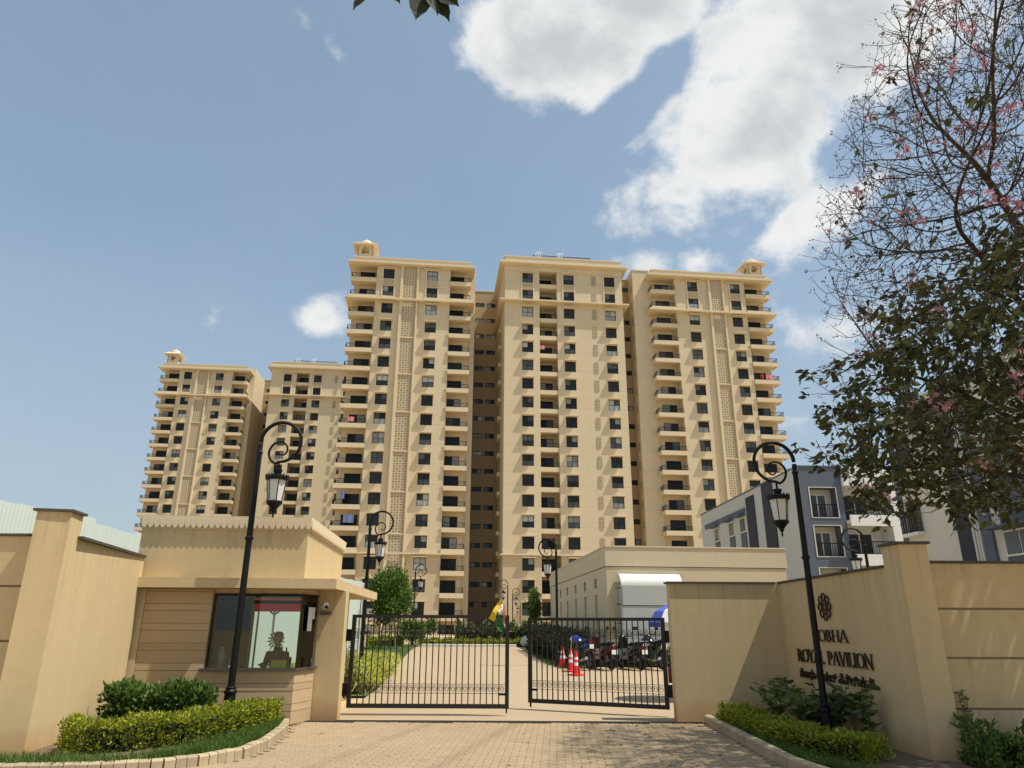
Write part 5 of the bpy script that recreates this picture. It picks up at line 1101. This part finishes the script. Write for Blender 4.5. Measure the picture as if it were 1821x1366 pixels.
sb = thing('notice_board', 'small grey blue board on a post beside the lawn lamp', 'board', (-5.65, 47.0, .4)); MB().box(-.30, .30, -.02, .02, .45, .95).build('board', 'board_blue', sb); MB().box(-.03, .03, .02, .05, 0, .9).build('post', 'frame_dark', sb); MB().box(-.2, .2, -.023, -.021, .68, .72).box(-.2, .12, -.023, -.021, .60, .63).build('lettering', 'cone_white', sb, kind='stuff')

# ------------------------------------------------------------------ flowering tree, grown by space colonisation
def colonise(att, root, step, infl, kill, iters, seedpts=None, bias=(0, 0, 0)):
    nodes = [np.array(root[0])]; par = [-1]
    for p in root[1:]: nodes.append(np.array(p)); par.append(len(nodes)-2)
    for chain in (seedpts or []):
        last = chain[0]
        for p in chain[1:]: nodes.append(np.array(p)); par.append(last); last = len(nodes)-1
    A = np.array(att); kd = {}; dead = set(); near = np.full(len(A), -1); nd_ = np.full(len(A), 1e9); start = 0; alive = np.ones(len(A), bool)
    for it in range(iters):
        new = np.array(nodes[start:])
        if len(new):
            d = np.linalg.norm(A[:, None]-new[None], axis=2); k = d.argmin(1); dm = d[np.arange(len(A)), k]; upd = dm < nd_; near[upd] = k[upd]+start; nd_[upd] = dm[upd]
        start = len(nodes); alive &= nd_ > kill; use = alive & (nd_ < infl)
        if not use.any(): break
        grow = {}
        for i in np.nonzero(use)[0]: v = A[i]-nodes[near[i]]; grow.setdefault(int(near[i]), []).append(v/np.linalg.norm(v))
        added = 0
        for k, vs_ in grow.items():
            v = np.sum(vs_, 0); v = v/(np.linalg.norm(v)+1e-6)+np.array(bias)+RNG.normal(0, .05, 3); v /= np.linalg.norm(v); new_ = nodes[k]+v*step
            if any(np.linalg.norm(nodes[c_]-new_) < .6*step for c_ in kd.get(k, ())) or len(kd.get(k, ())) > 3: dead.add(k); continue
            kd.setdefault(k, []).append(len(nodes)); nodes.append(new_); par.append(k); added += 1
        if dead:
            for i in np.nonzero(alive)[0]:
                if int(near[i]) in dead and RNG.uniform() < .5: alive[i] = False
            dead.clear()
        if not added and it > 140: break
    return np.array(nodes), np.array(par)
LB = [(2.9, 6.9), (3.3, 5.2), (3.7, 4.75), (4.05, 4.35), (4.6, 5.0), (5.2, 4.75), (6.1, 5.35), (6.9, 5.1), (7.9, 5.05), (8.5, 5.3), (9.4, 5.7), (10.5, 6.0), (11.4, 6.5), (12.4, 7.1), (13.5, 8.2)]
att = []
while len(att) < 5800:
    z = random.uniform(2.9, 13.2); y = random.uniform(6.4, 12.0); k_ = math.sqrt(max(.0, 1-((y-9.3)/3.3)**2))
    xl_ = np.interp(z, [q[0] for q in LB], [q[1] for q in LB]); xl_ = 9.5-(9.5-xl_)*(.55+.45*k_); x = random.uniform(xl_, 11.3)
    zlow = 3.25+max(0, (x-8)*.25)
    if z < zlow: continue
    if random.random() < (.55 if z > 7.5 else 1.0): att.append((x, y*(1+0), z))
for z, x in LB[1:-1]:
    for _ in range(3): att.append((x+random.uniform(0, .25), 10+random.uniform(-.5, .5), z+random.uniform(-.2, .2)))
rootp = [(9.6, 9.9, 0), (9.58, 9.88, .6), (9.55, 9.88, 1.2), (9.5, 9.9, 1.8), (9.45, 9.9, 2.3), (9.4, 9.9, 2.7)]
seeds = []
def limb(frm, to, n=7, sag=.0): 
    a = np.array(rootp[frm]); b = np.array(to); return [frm]+[tuple(a+(b-a)*t/n+np.array([0, 0, sag*math.sin(math.pi*t/n)])) for t in range(1, n+1)]
for to in ((6.6, 9.9, 3.7), (6.6, 10.4, 5.2), (6.9, 9.4, 7.0), (7.8, 10.0, 8.8), (9.2, 9.6, 8.6), (11.5, 9.8, 6.5), (8.4, 8.0, 5.5), (8.6, 11.8, 6)): seeds.append(limb(5, to, 9, .25))
nodes, par = colonise(att, rootp, .17, 2.2, .20, 150, seeds, (-.05, 0, .05)); print('tree nodes', len(nodes))
nn_ = len(nodes); kids = [[] for _ in range(nn_)]
for i in range(1, nn_): kids[par[i]].append(i)
rad = np.zeros(nn_)
for i in range(nn_-1, -1, -1):
    pass
order = []; stk = [0]
while stk: i = stk.pop(); order.append(i); stk += kids[i]
for i in order[::-1]: rad[i] = .0056 if not kids[i] else (sum(rad[k]**2.5 for k in kids[i]))**(1/2.5)
rad = np.minimum(rad, .13)
sm = nodes.copy()
for _ in range(3):
    for i in range(6, nn_):
        if kids[i]: sm[i] = .5*nodes[i]+.25*nodes[par[i]]+.25*nodes[max(kids[i], key=lambda k: rad[k])]
    nodes = sm.copy()
tb = thing('flowering_tree', 'large pink flowering tree with bare upper twigs overhanging the right wall', 'tree')
br = MB()
heads = [(0, None)]
stk = [(0, -1)]
while stk:
    i, p = stk.pop(); chain = ([p] if p >= 0 else [])+[i]; cur = i
    while kids[cur]:
        ks = sorted(kids[cur], key=lambda k: -rad[k])
        for k in ks[1:]: stk.append((k, cur))
        cur = ks[0]; chain.append(cur)
    if len(chain) >= 2:
        rr_ = [float(min(rad[c_], rad[chain[1]])) for c_ in chain]
        br.tube([nodes[c_] for c_ in chain], rr_, 4 if rr_[0] < .03 else 7, cap=False)
br.build('branches', 'trunk', tb, smooth=True)
tips = [i for i in range(nn_) if not kids[i]]; thin = [i for i in range(6, nn_) if rad[i] < .022]
P = []; D = []; SZ = []; BP = []; BD = []
def leaves_at(q, d, m_):
    if q[0] > 8.2 and random.random() < .72: return
    if mnoise.noise(Vector(q)*1.15) < -.06: m_ = 1 if random.random() < .4 else 0
    else: m_ = int(m_*1.25)
    for _ in range(m_):
        b = random.uniform(0, 2*math.pi); P.append(q+RNG.normal(0, .055, 3)); D.append((math.cos(b)*.8+d[0], math.sin(b)*.8, random.uniform(-1.2, .2))); SZ.append(random.uniform(.09, .20))
def islow(q): return q[2] < 6.5+.4*math.sin(q[0]*3)+max(-.9, min(1.2, (q[0]-6.6)*.7))
tw = MB()
for i in thin:
    q = nodes[i]; d = nodes[i]-nodes[par[i]]; d = d/(np.linalg.norm(d)+1e-6); low = islow(q); end = not kids[i]
    if low: leaves_at(q, d, random.choice((5, 7, 9)) if end else (4 if random.random() < .75 else 0))
    elif random.random() < .12: leaves_at(q, d, random.choice((2, 3, 4)))
    if end or random.random() < .55:
        for _ in range(2 if end else 1):
            e = d*.8+RNG.normal(0, .55, 3)+np.array([-.12, 0, .22]); e /= np.linalg.norm(e); ln_ = random.uniform(.18, .5); k1 = q+e*ln_*.5+RNG.normal(0, .02, 3); k2 = q+e*ln_+np.array([0, 0, ln_*.14])
            tw.tube([q, k1, k2], [.006, .005, .0038], 3, cap=False)
            if low: leaves_at(k2, e, random.choice((4, 5, 7)))
            else:
                for _ in range(6): BP.append(k2+RNG.normal(0, .028, 3)); BD.append(tuple(e+RNG.normal(0, .8, 3)))
tw.build('twigs', 'trunk', tb, kind='stuff')
cloud('foliage', P, D, SZ, 'lf_tab', LEAF, tb); cloud('seed_buds', BP, BD, RNG.uniform(.025, .06, len(BP)), 'bud', LEAF, tb)
fmeshes = []
for v in range(4):
    mb = MB()
    for f_ in range(14):
        c_ = Vector((random.gauss(0, .07), random.gauss(0, .07), random.gauss(0, .05))); ax = Vector((random.gauss(0, 1), random.gauss(0, 1), random.gauss(0, 1))).normalized(); ux = ax.orthogonal().normalized(); vy = ax.cross(ux)
        for p_ in range(5):
            a = 2*math.pi*p_/5; dr = ux*math.cos(a)+vy*math.sin(a); sd_ = ux*-math.sin(a)+vy*math.cos(a); mb.add([c_, c_+dr*.03+sd_*.018+ax*.02, c_+dr*.052+ax*.022, c_+dr*.03-sd_*.018+ax*.02], [(0, 1, 2, 3)])
    fmeshes.append(mb.mesh('flower_cluster', 'petal'))
cand = [i for i in thin if nodes[i][0] < 8.2 and nodes[i][1] < 11.5]
for i in random.sample(cand, min(150, len(cand))):
    o = put('flower_cluster', random.choice(fmeshes), tb, tuple(nodes[i]), kind='stuff'); s = random.uniform(.35, 1.0); o.scale = (s, s, s); o.rotation_euler = (random.uniform(0, 6), random.uniform(0, 6), 0)
# leaves of a branch hanging in above the camera
ob = thing('overhanging_branch', 'dark leafy twig hanging in from above at the top of the view', 'branch')
MB().tube([(.6, 2.2, 4.75), (.0, 2.35, 4.45), (-.35, 2.4, 4.30), (-.7, 2.45, 4.28)], [.014, .011, .008, .004], 6).build('twig', 'trunk', ob)
lm = MB(); prof = [(0, 0), (.2, .16), (.45, .22), (.7, .15), (.88, .05), (1.0, 0)]
for i in range(5):
    (a, w0), (b, w1) = prof[i], prof[i+1]
    for s in (-1, 1): lm.add([(0, -.02, a), (s*w0, .03, a), (s*w1, .03, b), (0, -.02, b)], [(0, 1, 2, 3)])
lme = lm.mesh('leaf', 'lf_dark')
for x, y, z, s, rx, ry in ((-.61, 2.42, 4.30, .12, 170, -35), (-.655, 2.42, 4.285, .11, 172, 25), (-.56, 2.40, 4.295, .13, 168, -30), (-.42, 2.40, 4.29, .15, 175, 5), (-.395, 2.39, 4.28, .20, 178, 8), (-.37, 2.40, 4.28, .16, 170, -12), (-.36, 2.40, 4.26, .17, 174, -28), (-.33, 2.41, 4.27, .15, 165, -40)):
    o = put('leaf', lme, ob, (x, y, z-.035)); o.scale = (s*1.15, s, s); o.rotation_euler = (R(rx), R(ry), R(random.uniform(-30, 30)))
print('objects', len(bpy.data.objects), 'tris ~', sum(len(o.data.polygons) for o in bpy.data.objects if o.type == 'MESH'))
